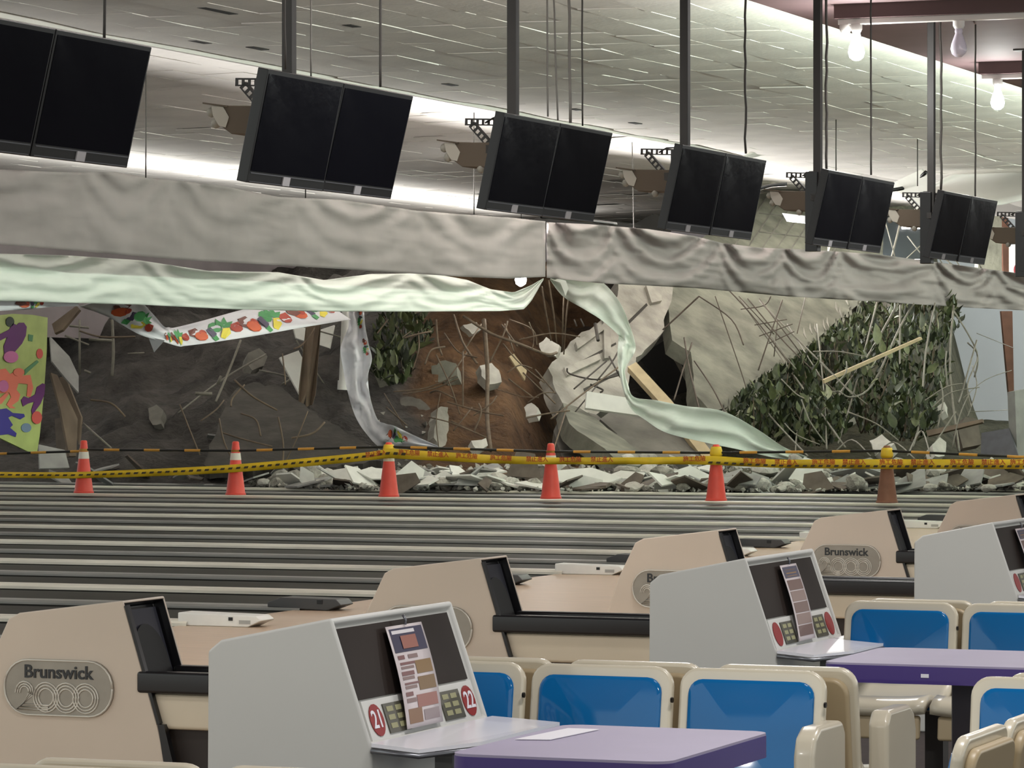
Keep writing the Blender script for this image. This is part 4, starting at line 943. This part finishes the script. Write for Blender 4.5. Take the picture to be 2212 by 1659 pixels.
# wires and cables: foot pixel, distance plane, lean, radius
WIRES = [(226,95,-8.02,-3,.008,M_wire,'left pair of televisions'), (671,165,-8.0,0,.005,M_wireg,'second pair of televisions, the pale one'), (822,188,-8.0,0,.008,M_wire,'second pair of televisions, the dark one'), (616,150,-8.1,0,.006,M_wire,'second pair of televisions, beside its pole'),
         (1183,252,-8.0,-2,.006,M_wireg,'third pair of televisions, leftmost'), (1205,260,-8.0,-22,.006,M_wireg,'third pair of televisions, slanting'), (1232,266,-8.0,-8,.010,M_wireg,'third pair of televisions, thickest'), (1258,272,-8.0,-2,.006,M_wire,'third pair of televisions, rightmost'),
         (1611,332,-8.0,-2,.009,M_wire,'fourth pair of televisions'), (1785,368,-8.05,2,.011,M_wire,'fifth pair of televisions, beside the pole'), (1882,378,-8.0,-2,.008,M_wire,'fifth pair of televisions, right one'), (2033,412,-8.05,-2,.011,M_wire,'sixth pair of televisions, left one'), (2107,432,-8.0,0,.008,M_wire,'sixth pair of televisions, right one')]
for px, py, X, dx, r, m, lb in WIRES:
    a = P(px, py, X=X); b = Vector((a.x + dx*.0022, a.y + dx*.0006, 4.75))
    n = 14; pts = [a.lerp(b, k/n) + Vector((random.uniform(-1, 1), random.uniform(-1, 1), 0))*(.006 if r > .008 else .002) for k in range(n + 1)]
    obj('hanging_cable', MB().tube(pts, r, 6), m, smooth='all', label='cable dropping to the %s' % lb, cat='cable', group='cables above the televisions')
for px, py, X, dx, zt in ((1024, 463, -19.6, 0, 5.45), (1369, 492, -19.6, -7, 5.45), (1806, 372, -14.0, 0, 5.15), (1982, 402, -14.0, 0, 5.15), (660, 428, -19.6, 0, 5.45), (315, 384, -19.6, 0, 5.45)):
    a = P(px, py, X=X); b = Vector((a.x + dx*.004, a.y, zt))
    obj('hanging_cable', MB().tube([a, a.lerp(b, .5), b], .009, 6), M_wire, smooth='all', label={1024: 'long grey cable meeting the drape left of the third televisions', 1369: 'long grey cable meeting the drape left of the fourth televisions', 1806: 'pale thin cable beside the fifth television pole', 1982: 'pale thin cable left of the sixth television pole', 660: 'short grey cable under the second televisions', 315: 'short grey cable between first and second televisions'}[px], cat='cable')

# ------------------------------------------------------------------ lamp battens under the mauve ceiling
M_rail = mat('batten_white', (224, 222, 218), .4)
M_beam = mat('beam_mauve', (98, 80, 80), .7)
M_lit = mat('bulb_lit', (255, 255, 255), .3, emit=((1, 1, .97), 60.0))
M_unlit = mat('bulb_unlit', (214, 208, 222), .3)
BULB = [(.03, 0), (.034, -.03), (.03, -.045), (.036, -.06), (.062, -.13), (.07, -.175), (.058, -.215), (.03, -.238), (.004, -.243)]
def batten(x0, x1, y, z, bulbs, label):
    t = thing('light_batten', label, 'lamp', ((x0 + x1)/2, y, z))
    obj('beam', MB().box((x0 - .02, y - .08, z + .03), (x1, y + .08, 4.75)), M_beam, t)
    obj('rail', MB().box((x0, y - .035, z - .02), (x1, y + .035, z + .03)), M_rail, t, bevel=.008)
    for x, lit in bulbs:
        s = obj('socket', MB().lathe([(.05, z - .02), (.05, z - .06), (.036, z - .085)], (x, y, 0), 14), M_rail, t, smooth=True)
        if lit is None: continue
        obj('bulb', MB().lathe([(r, z - .08 + k) for r, k in BULB], (x, y, 0), 16), M_lit if lit else M_unlit, s, smooth='all')
        if lit: lamp('batten_bulb_light', 'POINT', (x, y, z - .5), lit, (1, 1, .95), .09)
Y1 = P(1812, 47, z=4.6).y + .1
def xat(px, y):   # X on the line of given Y seen at pixel column px
    r = ray(px, 0); return r.x*(y/r.y)
batten(xat(1812, Y1), xat(2212, Y1) + 1.0, Y1, 4.6, [(xat(1826, Y1), None), (xat(1850, Y1), 45), (xat(2071, Y1), 0)], 'white lamp batten with one lit and one dark bulb under the mauve ceiling')
Y2 = P(2120, 168, z=4.6).y
batten(xat(2122, Y2), xat(2122, Y2) + 2.2, Y2, 4.6, [(xat(2155, Y2), 45)], 'white lamp batten with a lit bulb at the right picture edge')
wl = P(1125, 607, 61.5)
t = thing('work_lamp', 'glaring white work lamp hanging behind the mint banner', 'lamp', wl)
obj('lamp_body', MB().lathe([(.06, .10), (.09, .12), (.09, .16), (.03, .19)], wl, 14), M_darkplastic, t, smooth=True)
obj('bulb', MB().lathe([(.02, -.09), (.08, -.05), (.10, .02), (.08, .09), (.04, .12)], wl, 14), M_lit, t, smooth='all')
obj('cord', MB().tube([wl + Vector((0, 0, .18)), wl + Vector((.01, 0, .6)), wl + Vector((0, .02, 1.4))], .008, 6), M_black, t, smooth='all')
lamp('work_lamp_light', 'POINT', wl + Vector((.5, -.2, .1)), 70, (1, .98, .94), .12)

# ------------------------------------------------------------------ ball returns
M_cream = mat('return_cream', (208, 194, 178), .38, vary=.03, vscale=2, spec=.45)
M_rack = mat('rack_cream', (214, 202, 180), .4, vary=.04, vscale=2)
M_blk = mat('return_black', (24, 24, 27), .28)
M_hole = mat('return_hole', (5, 5, 6), .6)
M_plq = mat('plaque_metal', (150, 144, 134), .38, metal=.55, vary=.06, vscale=12)
M_plql = mat('plaque_line', (206, 202, 192), .35, metal=.3)
M_ink = mat('plaque_ink', (40, 42, 44), .4)
HW = .335
PROF = [(-.74, 0), (-.57, .50), (-.475, .69), (-.43, .713), (0, .767), (.18, .194), (.24, 0)]
brp = thing('ball_return', 'ball return', 'ball return')
def inset_body(poly, w, fidx, thick, depth):
    """prism along Y with the front face (edge fidx of the profile) sunk in as a recess"""
    bm = bmesh.new(); n = len(poly)
    a = [bm.verts.new((x, 0, z)) for x, z in poly]; b = [bm.verts.new((x, w, z)) for x, z in poly]
    bm.faces.new(a); bm.faces.new(list(reversed(b))); ff = None
    for i in range(n):
        j = (i + 1) % n; f = bm.faces.new((a[j], a[i], b[i], b[j]))
        if i == fidx: ff = f
    bmesh.ops.recalc_face_normals(bm, faces=bm.faces)
    bmesh.ops.inset_region(bm, faces=[ff], thickness=thick, depth=0)
    rg = bmesh.ops.inset_region(bm, faces=[ff], thickness=.002, depth=-depth)['faces']
    for f in rg: f.material_index = 1
    ff.material_index = 1
    mb = MB(); bm.verts.index_update(); mb.v = [v.co.copy() for v in bm.verts]; mb.f = [tuple(v.index for v in f.verts) for f in bm.faces]; mb.m = [f.material_index for f in bm.faces]; bm.free(); return mb
BODY = [(-.74, 0), (-.57, .50), (-.475, .69), (-.43, .713), (0, .767), (.14, .32), (.16, .25), (.20, 0)]
hood = obj('hood', inset_body(BODY, HW, 4, .016, .05), [M_cream, M_blk], brp, bevel=.022, seg=3)
def slope(s, y, off): # point on the hood's front slope, s metres from its top edge
    u = Vector((.14, 0, .32 - .767)); u.normalize(); n = Vector((-u.z, 0, u.x)); return Vector((0, y, .767)) + u*s + n*off
obj('opening_liner', MB().prism([slope(.03, .028, -.04), slope(.03, HW - .028, -.04), slope(.44, HW - .028, -.04), slope(.44, .028, -.04)], slope(0, 0, .006) - slope(0, 0, 0)), mat('return_liner', (44, 45, 54), .3), brp)
arch = [slope(.44, .05, -.03), slope(.44, HW - .05, -.03)] + [slope(.22 - .13*math.sin(math.pi*k/12), HW/2 + (HW/2 - .05)*math.cos(math.pi*k/12), -.03) for k in range(13)]
obj('ball_opening', MB().prism(arch, slope(0, 0, .004) - slope(0, 0, 0)), M_hole, brp)
obj('edge_gasket', MB().prism([slope(.02, -.004, .002), slope(.02, .016, .004), slope(.47, .016, .004), slope(.47, -.004, .002)], slope(0, 0, .012) - slope(0, 0, 0)).prism([(.145, -.004, .32), (.17, -.004, .32), (.255, -.004, 0), (.2, -.004, 0)], (0, .03, 0)), M_blk, brp)
def rrect(cx, cz, hx, hz, r, n=6):
    out = []
    for sx, sz, a0 in ((1, 1, 0), (-1, 1, 90), (-1, -1, 180), (1, -1, 270)):
        for k in range(n + 1):
            a = math.radians(a0 + 90*k/n); out.append((cx + sx*(hx - r) + r*math.cos(a), cz + sz*(hz - r) + r*math.sin(a)))
    return out
pl = obj('plaque', MB().prism([(x, -.008, z) for x, z in rrect(-.262, .44, .228, .105, .1)], (0, .012, 0)), M_plq, brp)
rim = [Vector((x, -.009, z)) for x, z in rrect(-.262, .44, .224, .101, .097)]
obj('rim', MB().tube(rim + [rim[0]], .004, 6), M_plql, pl, smooth='all')
Mt = frame((-.262, -.010, .497), (1, 0, 0), (0, 0, 1))
obj('lettering', xf(text_mb('Brunswick', .068, .002, bold=.0012), Mt), M_ink, pl, recalc=False)
dig = MB()
for cx in (-.312, -.228, -.148):
    for r in (.052, .042, .031):
        dig.tube([(cx + r*math.cos(2*math.pi*k/20), -.0095, .405 + r*1.05*math.sin(2*math.pi*k/20)) for k in range(21)], .0034, 5, cap=False)
for o_, s in ((0, 1), (.009, .8), (.018, .6)):
    c2 = (-.402, .425); r = .036 - o_
    pts = [(c2[0] - r*1.05, c2[1] - .006)] + [(c2[0] + r*math.cos(math.radians(a)), c2[1] + r*math.sin(math.radians(a))) for a in range(170, -46, -24)] + [(c2[0] - .034 + o_*1.6, .358 + o_), (c2[0] + .10, .358 + o_)]
    dig.tube([(x, -.0095, z) for x, z in pts], .0034, 5, cap=False)
obj('numerals', dig, M_plql, pl, smooth='all')
# the rack running back toward the seats
obj('rack_body', MB().prism([(.10, .02, .30), (1.42, .02, .30), (1.46, .02, .36), (1.46, .02, .43), (.09, .02, .43)], (0, HW - .04, 0)), M_rack, brp, bevel=.015)
obj('rack_cushion', MB().prism([(.06, -.01, .432), (1.48, -.01, .432), (1.50, -.01, .47), (1.46, -.01, .512), (.06, -.01, .512)], (0, .06, 0)).prism([(.06, HW-.05, .432), (1.48, HW-.05, .432), (1.50, HW-.05, .47), (1.46, HW-.05, .512), (.06, HW-.05, .512)], (0, .06, 0)).box((.06, .04, .432), (1.46, HW-.04, .46)), M_blk, brp, bevel=.012)
obj('rack_base', MB().box((.16, .06, 0), (1.35, HW - .06, .30)), mat('rack_dark', (46, 38, 34), .6), brp)
for i, (y, lb) in enumerate(((11.873, 'cream ball return hood with oval plaque, nearest, at the lower left'), (15.367, 'cream ball return behind the first console'), (18.814, 'cream ball return partly hidden by the second console'), (22.209, 'cream ball return with full oval plaque left of the third console'), (25.62, 'cream ball return cut off at the right edge, behind the third console'))):
    place(brp, (-6.2, y, 0), 0, lb, 'ball returns')

# ------------------------------------------------------------------ scoring consoles
M_con = mat('console_grey', (206, 206, 202), .42, vary=.02, vscale=2, spec=.45)
M_cscr = mat('console_screen', (48, 41, 38), .4, vary=.25, vscale=2, spec=.06)
M_pap = mat('paper_white', (226, 224, 232), .5); M_tray = mat('tray_clear', (234, 234, 242), .25)
M_red = mat('oval_red', (140, 34, 34), .5); M_lcd = mat('lcd_dark', (74, 72, 60), .4); M_lcdt = mat('lcd_text', (150, 148, 112), .5)
CW = .83
CPROF = [(-4.305, 0), (-4.30, .85), (-4.262, .88), (-3.94, .945), (-3.825, .61), (-3.80, 0)]
def console(yn, nums, label, idx, text):
    t = thing('scoring_console', label, 'console', (-4.05, yn + CW/2, 0), 'scoring consoles')
    mb = inset_body([(x, z) for x, z in CPROF], CW, 3, .022, .018); mb.v = [v + Vector((0, yn, 0)) for v in mb.v]
    obj('body', mb, [M_con, M_con], t, bevel=.02, seg=3)
    u = Vector((.115, 0, -.335)); SL = u.length; u.normalize(); n = Vector((-u.z, 0, u.x))
    def S(a, v, off): return Vector((-3.94, yn + a*CW, .945)) + u*(v*SL) + n*off
    def plate(nm, a0, v0, a1, v1, off, th, m, par): return obj(nm, MB().prism([S(a0, v0, off), S(a1, v0, off), S(a1, v1, off), S(a0, v1, off)], n*th), m, par)
    plate('screen', .04, .08, .96, .635, -.017, .006, M_cscr, t)
    pn = plate('button_panel', .04, .65, .96, .965, -.017, .012, M_con, t)
    for a0, s in ((.05, 1), (.955, -1)):
        ov = [S(a0 + s*(.065 + .052*math.cos(2*math.pi*k/18)), .81 + .125*math.sin(2*math.pi*k/18), -.004) for k in range(18)]
        obj('lane_number_disc', MB().prism(ov, n*.002), M_red, pn)
        if text:
            M = frame(S(a0 + s*.065, .81, -.001), (0, 1, 0), -u)
            obj('lane_number', xf(text_mb(nums[0 if s > 0 else 1], .068, .0006, bold=.001), M), M_pap, pn, recalc=False)
        b0 = a0 + s*.135; lc = plate('display', min(b0, b0 + s*.17), .70, max(b0, b0 + s*.17), .93, -.004, .003, M_lcd, pn)
        for r in range(3):
            for c in range(2): plate('display_mark', min(b0, b0+s*.17) + .02 + c*.07, .725 + r*.065, min(b0, b0+s*.17) + .07 + c*.07, .765 + r*.065, -.0008, .0008, M_lcdt, lc)
    # folding tray below the panel
    z0 = .612; x0 = -3.82
    tr = obj('tray', MB().prism([(x0, yn - .01, z0), (x0, yn + CW + .01, z0), (x0 + .20, yn + CW + .02, z0 - .012), (x0 + .205, yn + .25, z0 - .012), (x0 + .13, yn - .0, z0 - .012)], (0, 0, .01)), M_tray, t)
    obj('tray_edge', MB().tube([(x0, yn - .012, z0 - .01), (x0 + .13, yn - .004, z0 - .02), (x0 + .205, yn + .25, z0 - .02), (x0 + .20, yn + CW + .02, z0 - .018)], .007, 6), M_trim, tr, smooth='all')
    obj('tray_post', MB().box((x0 + .10, yn + .18, 0), (x0 + .15, yn + .23, z0 - .012)), M_darkplastic, t)
    # the flyer hanging over the screens: its own thing
    a0, a1 = (.38, .68) if idx == 0 else (.42, .66)
    f = thing('flyer', ['long printed food flyer hanging over the screens of the nearest console', 'long brown printed flyer hanging over the screens of the middle console', 'printed flyer on the console at the right picture edge'][idx], 'flyer', S(a0, .95, .03), 'flyers on the consoles')
    def bow(v): return .003 + .012*math.sin(math.pi*min(1, max(0, v))*.85)
    def Q(a, v, off=0): return S(a0 + (a1 - a0)*a - .09*v, .13 + .80*v, bow(v) + off)
    rows = [[Q(a, v/14) for a in (0, .25, .5, .75, 1)] for v in range(15)]
    obj('sheet', MB().grid(rows), mat('flyer_paper', (206, 196, 198), .4), f, smooth='all', solid=.0015, recalc=False)
    def blk(nm, x0_, v0, x1_, v1, rgb, k=4, mn=None):
        rws = [[Q(x0_ + (x1_ - x0_)*a, v0 + (v1 - v0)*b/k, .002) for a in (0, 1)] for b in range(k + 1)]
        obj(nm, MB().grid(rws), mat(mn or 'ink_%d_%d_%d' % rgb, rgb, .45), f, recalc=False)
    if idx == 0:
        blk('header_block', .05, .03, .95, .27, (52, 50, 76)); blk('header_title', .1, .05, .72, .085, (214, 210, 214), 1, 'ink_title')
        rws = [[Q(.28 + .42*a, .11 + .13*b/3, .004) for a in (0, 1)] for b in range(4)]; obj('header_photo', MB().grid(rws), mat('ink_salmon', (150, 96, 84), .45), f, recalc=False)
        for q, (a_, b_, c_, d_) in enumerate(((.08, .30, .26, .34), (.36, .30, .62, .34), (.1, .37, .5, .395), (.1, .41, .45, .435), (.08, .46, .42, .50), (.08, .51, .40, .54), (.1, .57, .5, .59), (.1, .60, .42, .63), (.08, .66, .28, .70), (.08, .72, .34, .76))): blk('text_line', a_, b_, c_, d_, ((122, 84, 84), (134, 112, 110))[q % 2], 1)
        for q, (a_, b_, c_, d_, rgb) in enumerate(((.5, .37, .94, .50, (132, 104, 66)), (.48, .53, .94, .66, (124, 98, 66)), (.36, .70, .92, .82, (154, 106, 98)), (.08, .82, .45, .96, (136, 104, 80)), (.5, .85, .92, .95, (150, 136, 138)))): blk('food_picture', a_, b_, c_, d_, rgb, 3)
    else:
        blk('header_block', .06, .03, .94, .18, (86, 84, 100)); blk('header_photo', .2, .07, .8, .16, (150, 118, 82), 2)
        for q in range(5): blk('food_picture', .08, .21 + q*.15, .92, .345 + q*.15, ((118, 96, 90), (142, 122, 116))[q % 2], 2)
    obj('hook', MB().tube([S((a0 + a1)/2, .06, .01), S((a0 + a1)/2, .10, .014), S((a0 + a1)/2, .135, .008)], .004, 6), M_trim, f, smooth='all')
console(8.72, ('21', '22'), 'grey scoring console numbered 21 and 22, nearest, with open tray', 0, True)
console(12.27, ('23', '24'), 'grey scoring console in the middle with brown flyer', 1, False)
console(15.86, ('25', '26'), 'grey scoring console cut off at the right edge', 2, False)

# ------------------------------------------------------------------ seats
M_shell = mat('seat_cream', (212, 204, 184), .28, vary=.04, vscale=2, spec=.5, coat=.3)
M_shellb = mat('seat_cream_back', (178, 160, 128), .4, vary=.06, vscale=2)
M_blue = mat('seat_blue', (16, 104, 168), .06, vary=.05, vscale=1.2, spec=.4)
M_leg = mat('seat_leg', (58, 52, 50), .45)
chp = thing('bowling_seat', 'seat', 'seat')
LEAN = Matrix.Rotation(math.radians(-9), 4, 'X')
def lean(pts): return [LEAN @ Vector(p) + Vector((0, .0, .41)) for p in pts]
sh = obj('back_shell', MB().prism(lean([(x, -.012, z) for x, z in rrect(0, .155, .214, .20, .055)]), LEAN.to_3x3() @ Vector((0, .03, 0))), M_shell, chp, bevel=.010, seg=3)
obj('back_cover', MB().prism(lean([(x, .016, z) for x, z in rrect(0, .15, .195, .18, .05)]), LEAN.to_3x3() @ Vector((0, .028, 0))), M_shellb, chp, bevel=.010, seg=3)
pad_mb = MB(); ol = rrect(0, .140, .184, .182, .042, 5); rings = []
for s in (1.0, 1.0, .985, .94, .8, .6, .4, .2, .05):
    i = len(rings); off = .012 if i == 0 else (.003 if i == 1 else 0)
    rings.append(lean([(x*s, -.019 + off - .011*(1 - (x*s/.184)**2) - .004*(1 - ((z - .14)*s/.182)**2), .14 + (z - .14)*s) for x, z in ol]))
pad_mb.grid([r + [r[0]] for r in rings]); pad_mb.add(list(rings[-1]), [tuple(range(len(ol)))])
obj('back_pad', pad_mb, M_blue, chp, smooth='all')
# seat: curved pan
pan = []; pad = []
for k in range(11):
    y = .03 - .45*k/10; z = .41 + .05*max(0, 1 - k/2.0) - .02*math.sin(math.pi*min(1, k/8)) - .028*max(0, (k - 8)/2)**2
    pan.append((y, z))
def sweep(prof, hx, th):
    mb = MB(); rows = [[Vector((x, y, z + (0.012*(abs(x)/hx)**3))) for x in [hx*(i/6 - 1) for i in range(13)]] for y, z in prof]; mb.grid(rows)
    return mb
obj('seat_shell', sweep(pan, .214, .03), M_shell, chp, smooth='all', recalc=False).modifiers.new('thickness', 'SOLIDIFY').thickness = .035
obj('seat_pad', sweep([(y, z + .012) for y, z in pan[:10]], .184, .01), M_blue, chp, smooth='all', recalc=False).modifiers.new('thickness', 'SOLIDIFY').thickness = .014
obj('seat_apron', MB().prism([(-.19, -.405, .385), (.19, -.405, .385), (.19, -.415, .30), (-.19, -.415, .30)], (0, .03, 0)), M_shellb, chp, bevel=.01)
obj('pedestal', MB().box((-.035, -.22, .02), (.035, -.14, .40)), M_leg, chp)
obj('foot', MB().box((-.06, -.36, 0), (.06, -.0, .025)), M_leg, chp)
obj('bolt', MB().lathe([(.008, 0), (.008, .006)], (0, 0, 0), 8), M_black, chp).matrix_local = Matrix.Translation((.216, .02, .67)) @ Matrix.Rotation(math.radians(90), 4, 'Y')
SEATS = [(-3.80, 9.2, 0, 'blue seat facing the camera, mostly hidden behind the nearest console', 'front'), (-3.374, 9.2, 0, 'blue seat facing the camera, left one behind the nearest purple table', 'front'), (-2.948, 9.2, 0, 'blue seat facing the camera with armrest, right one behind the nearest purple table', 'front'),
         (-3.77, 9.46, math.pi, 'turned-away seat back to back with the hidden blue seat by the console', 'back'), (-3.34, 9.46, math.pi, 'turned-away seat behind the left blue seat at the nearest table', 'back'), (-2.91, 9.46, math.pi, 'turned-away seat behind the right blue seat, its tan side showing', 'back'),
         (-3.385, 12.27, 0, 'blue seat facing the camera behind the second purple table, left one', 'front'), (-2.962, 12.27, 0, 'blue seat facing the camera behind the second purple table, right one', 'front'),
         (-3.36, 12.53, math.pi, 'turned-away seat behind the left blue seat at the second table', 'back'), (-2.93, 12.53, math.pi, 'turned-away seat behind the right blue seat at the second table', 'back'),
         (-3.43, 6.60, math.pi, 'cream seat top at the bottom edge under the oval plaque', 'back'), (-3.0, 6.60, math.pi, 'cream seat top at the bottom edge under the nearest console', 'back'), (-3.47, 6.36, 0, 'front cream seat top at the bottom left edge', 'front'),
         (-2.15, 9.2, 0, 'blue seat cut by the right edge below the second purple table', 'front'), (-2.10, 9.46, math.pi, 'turned-away seat behind the blue seat at the right edge', 'back'),
         (-2.02, 7.82, -math.pi/2, 'cream seat back seen from behind at the lower right corner, left one', 'corner'), (-2.02, 8.25, -math.pi/2, 'cream seat back seen from behind at the lower right corner, right one', 'corner')]
KS = 1.053
for x, y, r, lb, g in SEATS: place(chp, (x*KS, y*KS, 0), r, lb, {'front': 'blue seats facing the camera', 'back': 'seats turned away', 'corner': 'seats at the lower right corner'}[g])
def armrest(x, y, rot, label):
    M = Matrix.Translation((x, y, 0)) @ Matrix.Rotation(rot, 4, 'Z')
    t = thing('armrest', label, 'armrest', (x, y, 0), 'seat row armrests')
    prof = [(.02, .33), (.02, .60), (-.01, .635), (-.22, .635), (-.27, .61), (-.29, .56), (-.29, .33)]
    mb = MB().prism([(-.03, a, b) for a, b in prof], (.06, 0, 0)); obj('arm_panel', xf(mb, M), M_shell, t, bevel=.014, seg=3)
    obj('arm_post', xf(MB().box((-.02, -.20, 0), (.02, -.12, .33)), M), M_leg, t)
armrest(-2.705*KS, 9.18*KS, 0, 'cream armrest ending the blue seat row at the nearest table')
armrest(-2.665*KS, 9.48*KS, math.pi, 'cream armrest of the turned-away seats seen in the gap')
armrest(-2.0*KS, 7.56*KS, -math.pi/2, 'cream armrest at the lower right corner seats')

# ------------------------------------------------------------------ purple tables
M_top = mat('table_top_lilac', (160, 152, 178), .45, vary=.05, vscale=2, spec=.25)
M_edge = mat('table_edge_purple', (66, 46, 118), .4)
def table(x0, x1, y0, y1, lx, ly, label, stick=None):
    t = thing('purple_table', label, 'table', ((x0+x1)/2, (y0+y1)/2, 0), 'purple tables')
    out = rrect((x0+x1)/2, (y0+y1)/2, (x1-x0)/2, (y1-y0)/2, .05)
    e = obj('edge_band', MB().prism([(x, y, .672) for x, y in out], (0, 0, .052)), M_edge, t, smooth=True)
    obj('table_top', MB().prism([(x, y, .722) for x, y in rrect((x0+x1)/2, (y0+y1)/2, (x1-x0)/2 - .001, (y1-y0)/2 - .001, .05)], (0, 0, .008)), M_top, t, smooth=True)
    obj('leg', MB().box((lx - .035, ly - .035, .02), (lx + .035, ly + .035, .672)), mat('table_leg', (70, 62, 68), .4), t, bevel=.006)
    obj('foot_plate', MB().box((lx - .22, ly - .22, 0), (lx + .22, ly + .22, .02)), M_leg, t, bevel=.006)
    if stick: obj('sticker', MB().box((stick - .012, y0 - .002, .692), (stick + .012, y0 + .001, .703)), M_pap, e)
table(-3.13, -2.606, 7.56, 8.32, -2.9, 7.95, 'lilac-topped purple-edged table in front of the nearest blue seats')
table(-3.12, -2.25, 10.46, 11.12, P(2085, 1500, Y=10.8).x, 10.8, 'lilac-topped purple-edged table in the middle, with small white sticker', P(1998, 1450, Y=10.46).x)
pp = P(1010, 1600, z=.74)
obj('paper_sheet', MB().prism([(-3.1, 7.9, .7312), (-3.02, 7.92, .7312), (-3.0, 8.2, .7312), (-3.08, 8.2, .7312)], (0, 0, .0015)), M_pap, label='thin printed sheet lying on the nearest purple table', cat='paper')

# ------------------------------------------------------------------ things around the far wall and the torn ceiling
M_rustcol = mat('column_rust', (112, 78, 62), .7, vary=.2, vscale=3)
a, b = P(2176, 672, 80), P(2186, 925, 80)
obj('leaning_post', MB().prism([P(2163,672,80), P(2187,672,80), P(2192,925,80), P(2186,925,80)], FW*.25), M_rustcol, label='rusty brown tapering post before the pale far wall', cat='post')
obj('leaning_post', MB().prism([P(2162,425,79), P(2176,425,79), P(2184,592,79), P(2168,592,79)], FW*.25), M_rustcol, label='rusty brown post above the drape near the right edge', cat='post')
obj('concrete_column', MB().prism([P(2122,428,78), P(2164,430,78), P(2164,590,78), P(2112,590,78)], FW*.6), M_conc, label='grey concrete column right of the sixth televisions', cat='column')
t = thing('round_sign', 'white panel with a red disc at the right edge above the drape', 'sign', P(2205, 600, 78))
obj('panel', MB().prism([P(2180,530,78), P(2240,520,78), P(2240,610,78), P(2180,605,78)], FW*.05), M_whiteplastic, t)
obj('red_disc', MB().prism([P(x, y, 77.96) for x, y in disc(2214, 583, 24, 22, 24)], FW*.03), mat('sign_red', (150, 42, 52), .5), t)
def sheet(name, top, bot, d0, d1, px0, px1, sag, m, label, cat, nu=40, nv=10):
    rows = []
    for j in range(nv + 1):
        v = j/nv
        rows.append([P(px0 + (px1 - px0)*i/nu, lin(top, px0 + (px1 - px0)*i/nu)*(1-v) + lin(bot, px0 + (px1 - px0)*i/nu)*v, d0 + (d1 - d0)*v + sag*math.sin(math.pi*v) + .04*fbm(i*.2, j*.4)) for i in range(nu + 1)])
    return obj(name, MB().grid(rows), m, smooth='all', label=label, cat=cat, solid=.03, recalc=False)
M_sheet = mat('ceiling_sheet', (226, 223, 220), .85, vary=.05, vscale=.8)
sheet('sagging_ceiling_sheet', [(1990,412),(2050,380),(2130,337),(2260,282)], [(1990,416),(2050,432),(2120,446),(2170,440),(2260,418)], 62.5, 61, 1985, 2255, .6, M_sheet, 'big curved ceiling sheet sagging at the right edge above the sixth televisions', 'ceiling sheet')
slab('torn_ceiling_sheet', [(1884,398),(1935,392),(1990,366),(2006,380),(2008,446),(1988,474),(1962,428),(1920,404)], [(1884,398,60.5),(2006,380,59.5),(1988,474,60)], .03, M_board, 'white torn ceiling sheet hanging left of the sixth television pole', 'ceiling sheet', 30, 0)
slab('broken_glazing', [(1908,472),(1935,462),(1996,478),(2010,560),(1902,560)], [(1908,472,75),(1996,478,75),(1950,560,75)], .05, mat('glazing_dark', (14, 17, 20), .2, spec=.3), 'dark broken glazing between the fifth and sixth televisions', 'glazing', 40, 0)
slab('broken_glazing', [(1690,460),(1770,470),(1768,486),(1700,478)], [(1690,460,64),(1770,470,64),(1700,478,64)], .04, mat('glazing_pale', (190, 190, 196), .2), 'pale glass strip beside the fifth television housing', 'glazing', 40, 0)
for qx, w_ in ((1957, 16), (1984, 18)):
    c_ = P(qx, 489, 74.6)
    obj('distant_lamp', MB().tube([c_ - RT*w_*.0055, c_ + RT*w_*.0055], .055, 8), mat('lamp_far', (255, 255, 255), .4, emit=((1, 1, 1), 6.0)), smooth='all', label='small white strip light shining through the dark glazing, %s one' % ('left' if qx < 1970 else 'right'), cat='lamp')
sheet('torn_ceiling_sheet', [(1606,338),(1640,324),(1672,322)], [(1606,344),(1640,336),(1672,328)], 57, 57.5, 1606, 1672, .1, M_board, 'small white torn ceiling flap above the fourth televisions', 'ceiling sheet', 12, 4)
obj('ceiling_batten_stub', MB().prism([P(1652,325,57.2), P(1676,320,57.2), P(1674,327,57.2), P(1652,331,57.2)], FW*.1), M_black, label='short dark batten stub at the torn ceiling flap', cat='batten')
for pts, lb in (([(1915,412,60),(1965,402,60),(2000,372,59.5)], 'dark bent metal strip along the torn ceiling edge'), ([(2150,440,62),(2185,425,62),(2215,415,62)], 'dark metal strip dangling at the right edge'), ([(1600,420,63),(1660,402,63),(1700,398,63)], 'dark strip along the top of the huge slab'), ([(1170,468,59),(1260,476,60),(1330,484,61)], 'dark frayed roof strip behind the drape under the third televisions')):
    rod('metal_strip', pts, .035, M_black, lb, 'strip')
obj('roof_fringe', MB().prism([P(x, y, 62) for x, y in ((1140,478),(1165,468),(1230,464),(1300,474),(1385,488),(1300,496),(1160,490))], FW*.2), mat('fringe_dark', (34, 32, 30), .9), label='black torn roof edge just behind the drape below the third televisions', cat='roof edge')
obj('roof_fringe', MB().prism([P(x, y, 66) for x, y in ((1370,484),(1410,462),(1440,470),(1450,500),(1380,500))], FW*.2), mat('fringe_dark', (34, 32, 30), .9), label='black torn roof edge behind the drape below the fourth televisions', cat='roof edge')
